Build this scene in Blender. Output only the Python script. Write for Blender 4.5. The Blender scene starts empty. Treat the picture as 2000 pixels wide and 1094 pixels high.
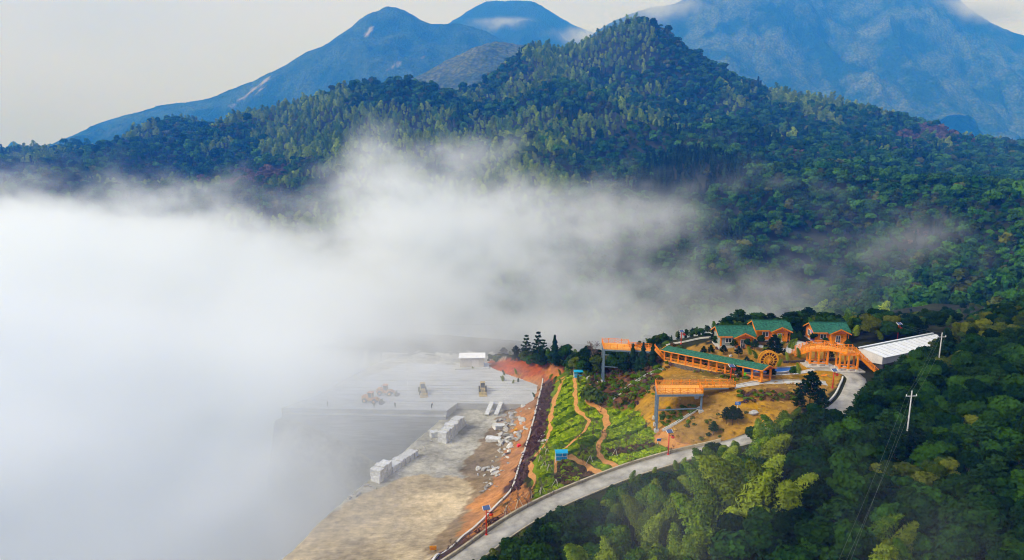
import bpy, bmesh, math, random
import numpy as np
from mathutils import Vector, Matrix
random.seed(7); RNG = np.random.default_rng(7)
S = bpy.context.scene
COL = S.collection
PI = math.pi

# ------------------------------------------------------------------ camera
CAM = np.array((0.0, 0.0, 88.0)); PITCH = math.radians(11.2); FPX = 1351.0
cam = bpy.data.cameras.new('camera'); cam.sensor_width = 36; cam.lens = 36 * FPX / 2000
cam.clip_start = 0.5; cam.clip_end = 20000
co = bpy.data.objects.new('camera', cam); COL.objects.link(co)
co.location = CAM; co.rotation_euler = (PI / 2 - PITCH, 0, 0)
S.camera = co

# ------------------------------------------------------------------ sky + sun
SUN_EL, SUN_AZ = math.radians(40), math.radians(248)
w = bpy.data.worlds.new('World'); S.world = w; w.use_nodes = True
nt = w.node_tree; nt.nodes.clear()
def wn(t, **k):
    n = nt.nodes.new(t)
    for a, b in k.items(): setattr(n, a, b)
    return n
out = wn('ShaderNodeOutputWorld'); bg = wn('ShaderNodeBackground')
sky = wn('ShaderNodeTexSky', sky_type='NISHITA', sun_disc=False, sun_elevation=SUN_EL, sun_rotation=SUN_AZ)
sky.air_density = 1.0; sky.dust_density = 4.0
tc = wn('ShaderNodeTexCoord'); mp = wn('ShaderNodeMapping'); mp.inputs['Scale'].default_value = (1.0, 1.0, 3.2)
no = wn('ShaderNodeTexNoise'); no.inputs['Scale'].default_value = 1.7; no.inputs['Detail'].default_value = 5; no.inputs['Roughness'].default_value = .5
rp = wn('ShaderNodeValToRGB')
rp.color_ramp.elements[0].position = .3; rp.color_ramp.elements[0].color = (2.4, 2.52, 3.25, 1)
rp.color_ramp.elements[1].position = .72; rp.color_ramp.elements[1].color = (2.95, 3.05, 3.7, 1)
mx = wn('ShaderNodeMix', data_type='RGBA'); mx.inputs[0].default_value = .88
L = nt.links.new
L(tc.outputs['Generated'], mp.inputs['Vector']); L(mp.outputs[0], no.inputs['Vector']); L(no.outputs['Fac'], rp.inputs['Fac'])
L(sky.outputs[0], mx.inputs[6]); L(rp.outputs[0], mx.inputs[7]); L(mx.outputs[2], bg.inputs['Color']); L(bg.outputs[0], out.inputs['Surface'])
bg.inputs['Strength'].default_value = .12
sl = bpy.data.lights.new('sun', 'SUN'); sl.energy = 1.5; sl.angle = math.radians(16); sl.color = (1, .965, .91)
so = bpy.data.objects.new('sun', sl); COL.objects.link(so)
so.rotation_euler = (PI / 2 - SUN_EL, 0, PI - SUN_AZ + PI * 0)   # from behind the camera, a little to the left
sundir = Vector((math.sin(SUN_AZ) * math.cos(SUN_EL), math.cos(SUN_AZ) * math.cos(SUN_EL), math.sin(SUN_EL)))
so.rotation_euler = sundir.to_track_quat('Z', 'Y').to_euler()
so.location = (0, 0, 400)

# ------------------------------------------------------------------ exposure + sampling
vs = S.view_settings; vs.view_transform = 'Standard'; vs.look = 'None'; vs.exposure = 1.05; vs.gamma = 1; vs.use_curve_mapping = False
S.render.engine = 'CYCLES'; cy = S.cycles
cy.use_denoising = True; cy.use_adaptive_sampling = True; cy.adaptive_threshold = .025; cy.filter_width = 1.1
cy.max_bounces = 14; cy.diffuse_bounces = 2; cy.glossy_bounces = 2; cy.transmission_bounces = 3; cy.volume_bounces = 12; cy.transparent_max_bounces = 6
cy.volume_step_rate = 2.0; cy.volume_max_steps = 512
cy.caustics_reflective = False; cy.caustics_refractive = False

# ------------------------------------------------------------------ photo pixel <-> place
cp, sp = math.cos(PITCH), math.sin(PITCH)
def ray(px, py):
    a = (px - 1000) / FPX; b = (547 - py) / FPX
    return np.array((a, cp + b * sp, -sp + b * cp))
def P(px, py, z):                     # the point seen at that pixel at height z
    r = ray(px, py); t = (z - CAM[2]) / r[2]; return CAM + r * t
def PD(px, py, d): return CAM + ray(px, py) * d      # ... at distance d along the view axis
def topx(x, y, z):
    dx, dy, dz = x - CAM[0], y - CAM[1], z - CAM[2]
    d = dy * cp - dz * sp; u = dy * sp + dz * cp
    return 1000 + FPX * dx / d, 547 - FPX * u / d, d

# ------------------------------------------------------------------ noise (numpy)
def _hash(ix, iy, s):
    n = (ix * 374761393 + iy * 668265263 + s * 974711) & 0x7fffffff
    n = ((n ^ (n >> 13)) * 1274126177) & 0x7fffffff
    return ((n ^ (n >> 16)) & 0xffff) / 65535.0
def vnoise(x, y, s=0):
    x = np.asarray(x, float); y = np.asarray(y, float)
    ix = np.floor(x).astype(np.int64); iy = np.floor(y).astype(np.int64); fx = x - ix; fy = y - iy
    fx = fx * fx * (3 - 2 * fx); fy = fy * fy * (3 - 2 * fy)
    a = _hash(ix, iy, s); b = _hash(ix + 1, iy, s); c = _hash(ix, iy + 1, s); d = _hash(ix + 1, iy + 1, s)
    return (a + (b - a) * fx) * (1 - fy) + (c + (d - c) * fx) * fy
def fbm(x, y, o=4, s=0, g=.5):
    r = 0; a = 1; t = 0
    for k in range(o):
        r = r + a * vnoise(x * 2 ** k, y * 2 ** k, s + k * 17); t += a; a *= g
    return r / t * 2 - 1

class TPS:                            # thin plate surface through scattered heights
    def __init__(s, pts, smooth=0.0):
        p = np.array(pts, float); s.c = p[:, :2].mean(0); s.k = 1 / 100.0
        s.q = (p[:, :2] - s.c) * s.k; n = len(p)
        K = s.U(np.linalg.norm(s.q[:, None] - s.q[None], axis=2)) + np.eye(n) * smooth
        Q = np.c_[np.ones(n), s.q]; A = np.zeros((n + 3, n + 3)); A[:n, :n] = K; A[:n, n:] = Q; A[n:, :n] = Q.T
        s.w = np.linalg.solve(A, np.r_[p[:, 2], 0, 0, 0]); s.n = n
    @staticmethod
    def U(r): return np.where(r > 0, r * r * np.log(np.maximum(r, 1e-12)), 0)
    def __call__(s, x, y):
        sh = np.shape(x); q = (np.c_[np.ravel(x), np.ravel(y)] - s.c) * s.k; o = np.empty(len(q))
        for i in range(0, len(q), 20000):
            b = q[i:i + 20000]; U = s.U(np.sqrt(((b[:, None] - s.q[None]) ** 2).sum(2)))
            o[i:i + 20000] = U @ s.w[:s.n] + s.w[s.n] + b @ s.w[s.n + 1:]
        return o.reshape(sh)

def inpoly(px, py, poly):
    px = np.asarray(px); r = np.zeros(px.shape, bool); n = len(poly)
    for i in range(n):
        x0, y0 = poly[i]; x1, y1 = poly[(i + 1) % n]
        if y0 == y1: continue
        r ^= ((y0 > py) != (y1 > py)) & (px < (x1 - x0) * (py - y0) / (y1 - y0) + x0)
    return r

# ------------------------------------------------------------------ objects
def tag(o, label=None, cat=None, group=None, kind=None):
    if label: o['label'] = label
    if cat: o['category'] = cat
    if group: o['group'] = group
    if kind: o['kind'] = kind
    return o
def link(o, parent=None):
    COL.objects.link(o)
    if parent is not None: o.parent = parent
    return o
def empty(name, loc, rz=0, label=None, cat=None, group=None):
    o = bpy.data.objects.new(name, None); o.location = loc; o.rotation_euler = (0, 0, rz); o.empty_display_size = .3
    COL.objects.link(o); return tag(o, label, cat, group)
def mesh_np(name, V, F, mat=None, smooth=False):
    me = bpy.data.meshes.new(name); V = np.asarray(V, np.float32); F = np.asarray(F, np.int32); k = F.shape[1]
    me.vertices.add(len(V)); me.vertices.foreach_set('co', V.ravel())
    me.loops.add(F.size); me.loops.foreach_set('vertex_index', F.ravel())
    me.polygons.add(len(F)); me.polygons.foreach_set('loop_start', np.arange(0, F.size, k, dtype=np.int32))
    me.update(calc_edges=True)
    if smooth: me.polygons.foreach_set('use_smooth', np.ones(len(F), bool))
    if mat: me.materials.append(mat)
    return me
def copy_tree(o, parent=None):
    c = o.copy(); COL.objects.link(c)
    if parent is not None: c.parent = parent
    for ch in o.children: copy_tree(ch, c)
    return c
class MB:
    """collects boxes, beams, tubes and sheets; build() links them as ONE mesh object"""
    def __init__(s): s.v = []; s.f = []
    def add(s, V, F):
        n = len(s.v); s.v += [tuple(v) for v in V]; s.f += [tuple(i + n for i in f) for f in F]; return s
    def box(s, c, d, rz=0, rx=0, ry=0):
        M = Matrix.Rotation(rz, 3, 'Z') @ Matrix.Rotation(ry, 3, 'Y') @ Matrix.Rotation(rx, 3, 'X'); c = Vector(c)
        V = [c + M @ Vector((x * d[0] / 2, y * d[1] / 2, z * d[2] / 2)) for z in (-1, 1) for y in (-1, 1) for x in (-1, 1)]
        return s.add(V, [(0, 2, 3, 1), (4, 5, 7, 6), (0, 1, 5, 4), (2, 6, 7, 3), (0, 4, 6, 2), (1, 3, 7, 5)])
    def beam(s, a, b, w, h=None, up=(0, 0, 1)):
        a = Vector(a); b = Vector(b); h = h or w; d = (b - a).normalized(); u = Vector(up)
        if abs(d.dot(u)) > .98: u = Vector((0, 1, 0))
        r = d.cross(u).normalized(); u = r.cross(d).normalized(); r *= w / 2; u *= h / 2
        V = [p + i * r + j * u for p in (a, b) for j in (-1, 1) for i in (-1, 1)]
        return s.add(V, [(0, 1, 3, 2), (4, 6, 7, 5), (0, 4, 5, 1), (2, 3, 7, 6), (0, 2, 6, 4), (1, 5, 7, 3)])
    def tube(s, a, b, r0, r1=None, n=8, caps=True):
        a = Vector(a); b = Vector(b); r1 = r0 if r1 is None else r1; d = (b - a).normalized()
        u = d.orthogonal().normalized(); w_ = d.cross(u)
        V = [p + (u * math.cos(t) + w_ * math.sin(t)) * r for p, r in ((a, r0), (b, r1)) for t in [2 * PI * i / n for i in range(n)]]
        F = [(i, (i + 1) % n, n + (i + 1) % n, n + i) for i in range(n)]
        if caps: F += [tuple(range(n - 1, -1, -1)), tuple(range(n, 2 * n))]
        return s.add(V, F)
    def path(s, pts, rad, n=6):
        for i in range(len(pts) - 1):
            r = rad if not hasattr(rad, '__len__') else rad[i]; r2 = rad if not hasattr(rad, '__len__') else rad[i + 1]
            s.tube(pts[i], pts[i + 1], r, r2, n)
        return s
    def prism(s, poly, z0, z1):
        n = len(poly); V = [(p[0], p[1], z0) for p in poly] + [(p[0], p[1], z1) for p in poly]
        return s.add(V, [tuple(range(n - 1, -1, -1)), tuple(range(n, 2 * n))] + [(i, (i + 1) % n, n + (i + 1) % n, n + i) for i in range(n)])
    def extrude(s, poly, d):                  # closed 3-D outline pushed along d
        n = len(poly); V = [Vector(p) for p in poly] + [Vector(p) + Vector(d) for p in poly]
        return s.add(V, [tuple(range(n - 1, -1, -1)), tuple(range(n, 2 * n))] + [(i, (i + 1) % n, n + (i + 1) % n, n + i) for i in range(n)])
    def sphere(s, c, r, n=8, m=6, sc=(1, 1, 1)):
        V = []; c = Vector(c)
        for j in range(m + 1):
            t = PI * j / m
            for i in range(n): V.append(c + Vector((math.sin(t) * math.cos(2 * PI * i / n) * sc[0], math.sin(t) * math.sin(2 * PI * i / n) * sc[1], math.cos(t) * sc[2])) * r)
        return s.add(V, [(j * n + i, (j + 1) * n + i, (j + 1) * n + (i + 1) % n, j * n + (i + 1) % n) for j in range(m) for i in range(n)])
    def mesh(s, name, mat=None, smooth=False):
        me = bpy.data.meshes.new(name); me.from_pydata([tuple(v) for v in s.v], [], s.f)
        bm = bmesh.new(); bm.from_mesh(me); bmesh.ops.recalc_face_normals(bm, faces=bm.faces); bm.to_mesh(me); bm.free()
        if smooth:
            for p in me.polygons: p.use_smooth = True
        if mat: me.materials.append(mat)
        return me
    def build(s, name, mat, parent=None, smooth=False):
        return link(bpy.data.objects.new(name, s.mesh(name, mat, smooth)), parent)

# ------------------------------------------------------------------ materials
def mat(name, col, rough=.8, var=.12, scale=3.0, bump=0.0, bscale=20.0, col2=None, spec=.3, stretch=None, metal=0, objrand=0):
    """procedural paint, wood, concrete...: base colour broken by two octaves of noise, optional relief"""
    m = bpy.data.materials.new(name); m.use_nodes = True; t = m.node_tree; N = t.nodes; b = N['Principled BSDF']
    l = t.links.new
    b.inputs['Roughness'].default_value = rough; b.inputs['Specular IOR Level'].default_value = spec; b.inputs['Metallic'].default_value = metal
    tc = N.new('ShaderNodeTexCoord'); vec = tc.outputs['Object']
    if stretch:
        mp = N.new('ShaderNodeMapping'); mp.inputs['Scale'].default_value = stretch; l(vec, mp.inputs['Vector']); vec = mp.outputs[0]
    n = N.new('ShaderNodeTexNoise'); n.inputs['Scale'].default_value = scale; n.inputs['Detail'].default_value = 6; n.inputs['Roughness'].default_value = .65
    l(vec, n.inputs['Vector'])
    r = N.new('ShaderNodeValToRGB'); c = Vector(col); c2 = Vector(col2) if col2 else c * (1 - 2 * var)
    c1 = c * (1 + var) if not col2 else c
    r.color_ramp.elements[0].position = .33; r.color_ramp.elements[0].color = (*c2, 1)
    r.color_ramp.elements[1].position = .66; r.color_ramp.elements[1].color = (*c1, 1)
    l(n.outputs['Fac'], r.inputs['Fac']); colo = r.outputs['Color']
    if objrand:
        oi = N.new('ShaderNodeObjectInfo'); hs = N.new('ShaderNodeHueSaturation')
        mr = N.new('ShaderNodeMapRange'); mr.inputs[3].default_value = 1 - objrand; mr.inputs[4].default_value = 1 + objrand
        l(oi.outputs['Random'], mr.inputs[0]); l(mr.outputs[0], hs.inputs['Value']); l(colo, hs.inputs['Color']); colo = hs.outputs[0]
    l(colo, b.inputs['Base Color'])
    if bump:
        n2 = N.new('ShaderNodeTexNoise'); n2.inputs['Scale'].default_value = bscale; n2.inputs['Detail'].default_value = 5; l(vec, n2.inputs['Vector'])
        bp = N.new('ShaderNodeBump'); bp.inputs['Strength'].default_value = bump; bp.inputs['Distance'].default_value = .1
        l(n2.outputs['Fac'], bp.inputs['Height']); l(bp.outputs[0], b.inputs['Normal'])
    return m
# ================================================================== THE GROUND OF THE SITE
def pz(px, py, z): p = P(px, py, z); return (p[0], p[1], z)
SITE = [pz(*a) for a in [
 # quarry floor
 (600,1085,12.5),(700,1085,13),(780,1075,13),(840,1050,12.5),(720,990,10),(760,940,9),(860,900,8),(900,860,8),(950,830,8),(1000,800,8),(940,800,8),(960,930,9),
 (900,1000,10.5),(880,960,9.5),(1035,760,8.5),(980,760,8.5),(900,770,8.3),(800,760,8.3),(700,760,8.3),(930,722,8.6),(850,715,8.5),
 (640,800,8),(640,760,8),(580,860,8),(500,1000,9),(400,1090,9),
 # foot of the embankment / concrete wall line
 (1060,742,11.5),(1045,800,12),(1030,850,12.5),(1000,955,14),(960,1010,15.2),(900,1065,16.6),(845,1094,17.3),
 # left edge of the tea slope, orange foot path
 (1104,736,17),(1088,790,17),(1074,850,17),(1045,905,18),(1035,950,18.8),(1000,1005,19.5),(960,1025,20.5),
 # tea slope
 (1128,735,21.5),(1120,770,21.5),(1120,800,21.8),(1100,850,21),(1097,898,21.5),(1150,760,23),(1160,820,23.5),(1160,880,24),(1120,940,23.6),(1060,975,22.8),
 (1230,815,26),(1230,860,26.4),(1200,900,25.4),(1270,870,27),
 # road
 (885,1090,22.3),(950,1047,23),(1050,987,24),(1130,951,24.9),(1200,925,25.8),(1305,892,27.6),(1370,872,29.5),(1440,857,32),(1520,835,34.3),(1600,815,35.6),(1650,790,36.2),
 (1672,760,36.6),(1690,738,37),(1640,722,37.2),(1600,716,37.3),
 # below the upper tower, brown slope
 (1177,744,24),(1150,738,23),(1185,790,24.2),(1230,765,28),(1230,730,29),(1280,706,32.2),(1300,745,33.5),(1265,800,29.8),(1285,838,30.4),(1330,812,32),(1360,795,33.6),(1330,770,35),
 (1350,735,34.2),(1310,715,32.4),
 # plateau with cabins
 (1380,735,35.4),(1430,757,37),(1480,748,37.2),(1560,752,37.2),(1620,755,37),(1430,790,35.4),(1500,800,35),(1380,830,33),(1430,830,33.8),(1560,800,36),
 (1360,715,33.7),(1400,722,35.2),(1500,725,37.3),(1560,725,37.3),(1600,700,37.8),(1400,690,37.2),(1500,690,37.9),(1430,678,38),(1500,667,38.3),(1600,670,38.3),(1700,690,38),(1350,668,36.5),(1300,672,34.5),
 (1560,655,38.3),(1680,650,39),
 # behind the red cliff, trees
 (1000,710,12),(1080,708,17),(1020,690,13.5),(1100,700,18),(1140,715,20),
 ]]
SITE += [pz(*a) for a in [(1750,690,38.5),(1800,660,39.5),(1720,760,36.5),(1780,820,37),(1900,640,41),(1900,800,38.5),(2000,640,43),(2000,800,40)]]
# ground no pixel shows: foreground under the trees, the hidden back slopes
SITE += [(-60,60,12),(-20,60,18),(20,60,17),(60,60,24),(110,60,33),(160,60,40),(-20,85,20),(10,90,20.5),(40,90,25),(70,90,32),(100,95,37),(150,110,42),(190,150,44),
         (0,104,22),(15,112,23.2),(28,118,25),(45,112,29),(60,110,32),(75,120,35),
         (20,214,15),(34,214,16.5),(60,214,21),(90,216,25),(130,216,29),(180,215,35),(0,270,-2),(40,270,-2),(90,270,2),(140,270,10),(190,270,20),(-40,290,2),(-100,290,0),
         (0,330,-10),(60,330,-12),(120,330,-8),(190,330,6),(-130,330,-10),(-140,100,6),(-140,200,2),(-100,150,8)]
site_fn = TPS(SITE, .002)

# world outlines taken once from the photo
SLAB = [P(550,797,10)[:2], P(873,802,10)[:2], P(893,787.5,10)[:2], P(1044,789,10)[:2], P(1052,752,10)[:2], P(955,716,10)[:2], P(790,709,10)[:2]]
PIT = [P(873,802,8)[:2] + (0, -1.0), P(850,828,8)[:2], P(800,872,8)[:2], P(740,925,8.5)[:2], P(690,965,9)[:2], P(620,1025,10.5)[:2], P(575,1070,12)[:2], P(520,1110,13)[:2],
       np.array((-60., 60.)), np.array((-170., 60.)), np.array((-170., 340.)), P(790,709,10)[:2] + (-6, 20), P(550,797,10)[:2] + (-1, -1.2)]
PIT_Z = -38.0
def edge_dist(x, y, poly):
    d = np.full(np.shape(x), 1e9)
    for i in range(len(poly)):
        a = np.asarray(poly[i]); b = np.asarray(poly[(i + 1) % len(poly)]); e = b - a; L2 = max((e * e).sum(), 1e-9)
        t = np.clip(((x - a[0]) * e[0] + (y - a[1]) * e[1]) / L2, 0, 1)
        d = np.minimum(d, np.hypot(x - a[0] - t * e[0], y - a[1] - t * e[1]))
    return d
def smooth01(t): t = np.clip(t, 0, 1); return t * t * (3 - 2 * t)
def site_height(x, y):
    z = site_fn(x, y)
    z = z + fbm(x / 9, y / 9, 3, 5) * .22 + fbm(x / 2.2, y / 2.2, 2, 9) * .07
    # the red earth bank at the head of the quarry: a steep cut
    pit = inpoly(x, y, [tuple(p) for p in PIT]); d = edge_dist(x, y, PIT)
    z = np.where(pit, z + (PIT_Z - z) * smooth01(d / 9.0), z)
    sl = inpoly(x, y, [tuple(p) for p in SLAB]); ds = edge_dist(x, y, SLAB)
    z = np.where(sl & (ds > .6), np.minimum(z, 9.0), z)
    return z
gx = np.unique(np.r_[np.arange(-170, -60, 3.), np.arange(-60, 112, .8), np.arange(112, 215, 3.)])
gy = np.unique(np.r_[np.arange(54, 92, 2.), np.arange(92, 255, .8), np.arange(255, 345, 3.)])
GX, GY = np.meshgrid(gx, gy)
GZ = site_height(GX, GY)
# red bank: raise the ground behind the cut line abruptly
CUT = [P(958,716,9)[:2], P(985,728,9)[:2], P(1020,738,9)[:2], P(1055,741,9.5)[:2], P(1075,735,10)[:2]]
def cut_top(x, y):
    c = np.array(CUT); k = np.interp(x, c[:, 0], c[:, 1]); t = (y - k)
    return k, t
k_, t_ = cut_top(GX, GY)
xin = smooth01((GX - CUT[0][0]) / 5) * smooth01((CUT[-1][0] + 14 - GX) / 10)
wob = fbm(GX / 4.0, GY / 4.0, 3, 31)
rise = smooth01((t_ + wob * 2.2) / 7.5) * (4.4 + .9 * wob) * xin * smooth01((22 - t_) / 14) * (t_ > -3)
GZ = np.maximum(GZ, np.where(rise > .05, 8.6 + rise + fbm(GX / 1.7, GY / 1.7, 2, 77) * .35, -99))
# the road bed: levelled across its width
def catmull(pts, step):
    P_ = [np.asarray(p, float) for p in pts]; P_ = [2 * P_[0] - P_[1]] + P_ + [2 * P_[-1] - P_[-2]]; out = []
    for i in range(1, len(P_) - 2):
        a, b, c, d = P_[i - 1:i + 3]; n = max(2, int(np.linalg.norm(c - b) / step))
        for k in range(n):
            t = k / n; out.append(.5 * (2 * b + (c - a) * t + (2 * a - 5 * b + 4 * c - d) * t * t + (3 * b - a - 3 * c + d) * t ** 3))
    out.append(P_[-2]); return np.array(out)
ROAD = catmull([P(*a) for a in [(820,1150,21.6),(908,1092,22.5),(975,1043,23.2),(1030,1008,23.8),(1080,982,24.3),(1130,960,24.9),(1200,932,25.8),(1260,911,26.8),(1340,888,28.4),(1410,871,30.6),(1460,857,32.4),
   (1520,839,34.2),(1580,823,35.2),(1630,804,35.8),(1656,782,36.3),(1668,758,36.7),(1672,739,37.0),(1652,726,37.2),(1620,719,37.3),(1585,717,37.4)]], 1.5)
rd = np.full(GX.shape, 1e9); rz_ = np.zeros(GX.shape)
for p_ in catmull(ROAD, .25):
    m_ = (np.abs(GX - p_[0]) < 9) & (np.abs(GY - p_[1]) < 9)
    dd = np.hypot(GX[m_] - p_[0], GY[m_] - p_[1]); c_ = rd[m_]; k_ = dd < c_; c_[k_] = dd[k_]; rd[m_] = c_; q_ = rz_[m_]; q_[k_] = p_[2]; rz_[m_] = q_
wt = smooth01(1 - (rd - 3.4) / 3.2); GZ = GZ * (1 - wt) + (rz_ - .12) * wt
def ground_z(x, y):
    i = int(np.clip(np.searchsorted(gx, x) - 1, 0, len(gx) - 2)); j = int(np.clip(np.searchsorted(gy, y) - 1, 0, len(gy) - 2))
    u = (x - gx[i]) / (gx[i + 1] - gx[i]); v = (y - gy[j]) / (gy[j + 1] - gy[j])
    return float((GZ[j, i] * (1 - u) + GZ[j, i + 1] * u) * (1 - v) + (GZ[j + 1, i] * (1 - u) + GZ[j + 1, i + 1] * u) * v)
def G(px, py, z0=20.0):               # the ground point a pixel looks at
    r = ray(px, py); t = 70.0
    while t < 320:
        p = CAM + r * t
        if p[2] < ground_z(p[0], p[1]): break
        t += .5
    lo, hi = t - .5, t
    for _ in range(12):
        m = (lo + hi) / 2; p = CAM + r * m
        if p[2] < ground_z(p[0], p[1]): hi = m
        else: lo = m
    p = CAM + r * hi; return Vector((p[0], p[1], ground_z(p[0], p[1])))

# what lies on the ground: soil and plant cover, by place
PXX, PYY, PDD = topx(GX, GY, GZ)
jx = PXX + fbm(GX / 3, GY / 3, 3, 41) * 14; jy = PYY + fbm(GX / 3, GY / 3, 3, 55) * 9
C = dict(forest=(.030,.034,.016), granite=(.40,.385,.33), tan=(.42,.34,.22), sand=(.52,.42,.27), orange=(.48,.18,.045), red=(.36,.075,.022), strip=(.075,.045,.045), tea=(.12,.18,.004),
         brown=(.15,.062,.026), lawn=(.34,.185,.024), scrub=(.06,.075,.025), concrete=(.42,.41,.38), teadark=(.045,.03,.02), mud=(.22,.15,.085))
colr = np.empty(GX.shape + (3,)); colr[:] = C['forest']
def paint(poly, c, m=1.0):
    k = inpoly(jx, jy, poly)
    colr[k] = colr[k] * (1 - m) + np.array(C[c]) * m
paint([(300,1200),(540,690),(960,690),(1075,735),(1062,745),(1045,800),(1015,900),(985,965),(930,1035),(840,1094),(780,1200)], 'granite')
paint([(520,1200),(560,1060),(690,975),(800,930),(900,930),(985,940),(985,965),(930,1035),(840,1094),(780,1200)], 'tan')
paint([(640,1030),(800,960),(960,960),(900,1010),(820,1030),(700,1060)], 'sand', .55)
paint([(780,1010),(900,985),(880,1040),(800,1050)], 'sand', .7)
paint([(900,920),(1000,780),(1060,745),(1045,800),(1015,900),(985,965),(930,1035),(850,1090),(830,1075),(905,990),(930,960)], 'mud', .8)
paint([(1008,800),(1062,745),(1050,800),(1020,900),(990,965),(930,1040),(900,1050),(905,1000),(960,950),(985,890),(1005,840)], 'orange', .62)
paint([(955,745),(958,702),(1100,702),(1106,738),(1068,748),(1010,742)], 'red')
paint([(955,750),(958,728),(1060,735),(1070,748),(1030,765),(985,770)], 'orange', .85)
paint([(1060,728),(1070,705),(1090,704),(1108,735),(1085,745)], 'orange', .8)
paint([(1062,745),(1084,745),(1070,800),(1062,850),(1040,900),(1010,965),(985,965),(1018,900),(1040,830),(1055,780)], 'strip')
paint([(1030,940),(1045,985),(960,1035),(900,1065),(905,1050),(960,1005),(1005,960)], 'orange', .7)
paint([(840,1094),(900,1060),(960,1020),(1000,1000),(960,1040),(900,1080),(870,1110)], 'strip', .85)
paint([(1106,728),(1082,742),(1072,800),(1064,850),(1036,905),(1046,950),(1040,985),(960,1030),(1000,1020),(1090,972),(1200,930),(1340,885),(1300,865),(1240,800),(1180,795),(1150,775),(1145,735)], 'tea')
paint([(1086,900),(1150,905),(1170,930),(1100,950),(1085,930)], 'teadark', .8)
paint([(1180,878),(1290,862),(1300,872),(1185,890)], 'teadark', .6)
paint([(1145,735),(1150,775),(1180,798),(1250,805),(1290,760),(1290,735),(1310,715),(1270,700),(1180,720)], 'brown')
paint([(1210,742),(1180,775),(1200,780),(1260,730)], 'orange', .35)
paint([(1290,720),(1240,800),(1275,850),(1330,885),(1430,862),(1470,845),(1560,805),(1620,770),(1640,745),(1640,715),(1700,690),(1640,670),(1380,670),(1330,690),(1290,712)], 'lawn')
paint([(1280,850),(1300,835),(1345,870),(1350,890),(1310,880)], 'orange', .8)
paint([(1440,760),(1560,765),(1580,745),(1600,760),(1560,780),(1440,785)], 'brown', .75)
paint([(1330,700),(1480,735),(1440,745),(1360,728)], 'scrub', .7)
paint([(1310,690),(1400,690),(1400,700),(1340,712)], 'lawn', .7)
paint([(1290,800),(1380,790),(1360,810),(1300,830)], 'brown', .5)
paint([(1395,676),(1560,690),(1560,684),(1470,664),(1400,664)], 'strip', .6)
g = fbm(GX / 6, GY / 6, 4, 90)[..., None]
colr *= 1 + .22 * g
nx, ny = len(gx), len(gy)
idx = np.arange(nx * ny).reshape(ny, nx)
F = np.c_[idx[:-1, :-1].ravel(), idx[:-1, 1:].ravel(), idx[1:, 1:].ravel(), idx[1:, :-1].ravel()]

def ground_mat(name, attr='soil', fine=1.0, bump=.5, rough=.95):
    m = bpy.data.materials.new(name); m.use_nodes = True; t = m.node_tree; N = t.nodes; l = t.links.new; b = N['Principled BSDF']
    b.inputs['Roughness'].default_value = rough; b.inputs['Specular IOR Level'].default_value = .04
    at = N.new('ShaderNodeAttribute'); at.attribute_name = attr; tc = N.new('ShaderNodeTexCoord')
    n = N.new('ShaderNodeTexNoise'); n.inputs['Scale'].default_value = .55 * fine; n.inputs['Detail'].default_value = 10; n.inputs['Roughness'].default_value = .72
    l(tc.outputs['Object'], n.inputs['Vector'])
    r = N.new('ShaderNodeMapRange'); r.inputs[1].default_value = .3; r.inputs[2].default_value = .7; r.inputs[3].default_value = .55; r.inputs[4].default_value = 1.4
    l(n.outputs['Fac'], r.inputs[0])
    h = N.new('ShaderNodeHueSaturation'); l(at.outputs['Color'], h.inputs['Color']); l(r.outputs[0], h.inputs['Value'])
    mp = N.new('ShaderNodeMapping'); mp.inputs['Scale'].default_value = (.22, 1.9, 1); mp.inputs['Rotation'].default_value = (0, 0, -.35); l(tc.outputs['Object'], mp.inputs['Vector'])
    n3 = N.new('ShaderNodeTexNoise'); n3.inputs['Scale'].default_value = .9; n3.inputs['Detail'].default_value = 6; n3.inputs['Roughness'].default_value = .7; l(mp.outputs[0], n3.inputs['Vector'])
    n4 = N.new('ShaderNodeTexNoise'); n4.inputs['Scale'].default_value = .09; n4.inputs['Detail'].default_value = 4; l(tc.outputs['Object'], n4.inputs['Vector'])
    r3 = N.new('ShaderNodeMapRange'); r3.inputs[1].default_value = .35; r3.inputs[2].default_value = .65; r3.inputs[3].default_value = .91; r3.inputs[4].default_value = 1.07; l(n3.outputs['Fac'], r3.inputs[0])
    r4 = N.new('ShaderNodeMapRange'); r4.inputs[1].default_value = .35; r4.inputs[2].default_value = .65; r4.inputs[3].default_value = .72; r4.inputs[4].default_value = 1.2; l(n4.outputs['Fac'], r4.inputs[0])
    mm = N.new('ShaderNodeMath'); mm.operation = 'MULTIPLY'; l(r3.outputs[0], mm.inputs[0]); l(r4.outputs[0], mm.inputs[1])
    h2 = N.new('ShaderNodeHueSaturation'); l(h.outputs[0], h2.inputs['Color']); l(mm.outputs[0], h2.inputs['Value'])
    r5 = N.new('ShaderNodeMapRange'); r5.inputs[3].default_value = .75; r5.inputs[4].default_value = 1.2; l(n4.outputs['Fac'], r5.inputs[0]); l(r5.outputs[0], h2.inputs['Saturation'])
    l(h2.outputs[0], b.inputs['Base Color'])
    bp = N.new('ShaderNodeBump'); bp.inputs['Strength'].default_value = bump; bp.inputs['Distance'].default_value = .4
    l(n.outputs['Fac'], bp.inputs['Height']); l(bp.outputs[0], b.inputs['Normal'])
    return m
def set_soil(me, c):
    a = me.color_attributes.new('soil', 'FLOAT_COLOR', 'POINT'); c = np.c_[c.reshape(-1, 3), np.ones(c.size // 3)].astype(np.float32)
    a.data.foreach_set('color', c.ravel())
me = mesh_np('ground', np.c_[GX.ravel(), GY.ravel(), GZ.ravel()], F, ground_mat('soil_and_grass'), True)
set_soil(me, colr)
tag(link(bpy.data.objects.new('ground', me)), kind='structure')

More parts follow.
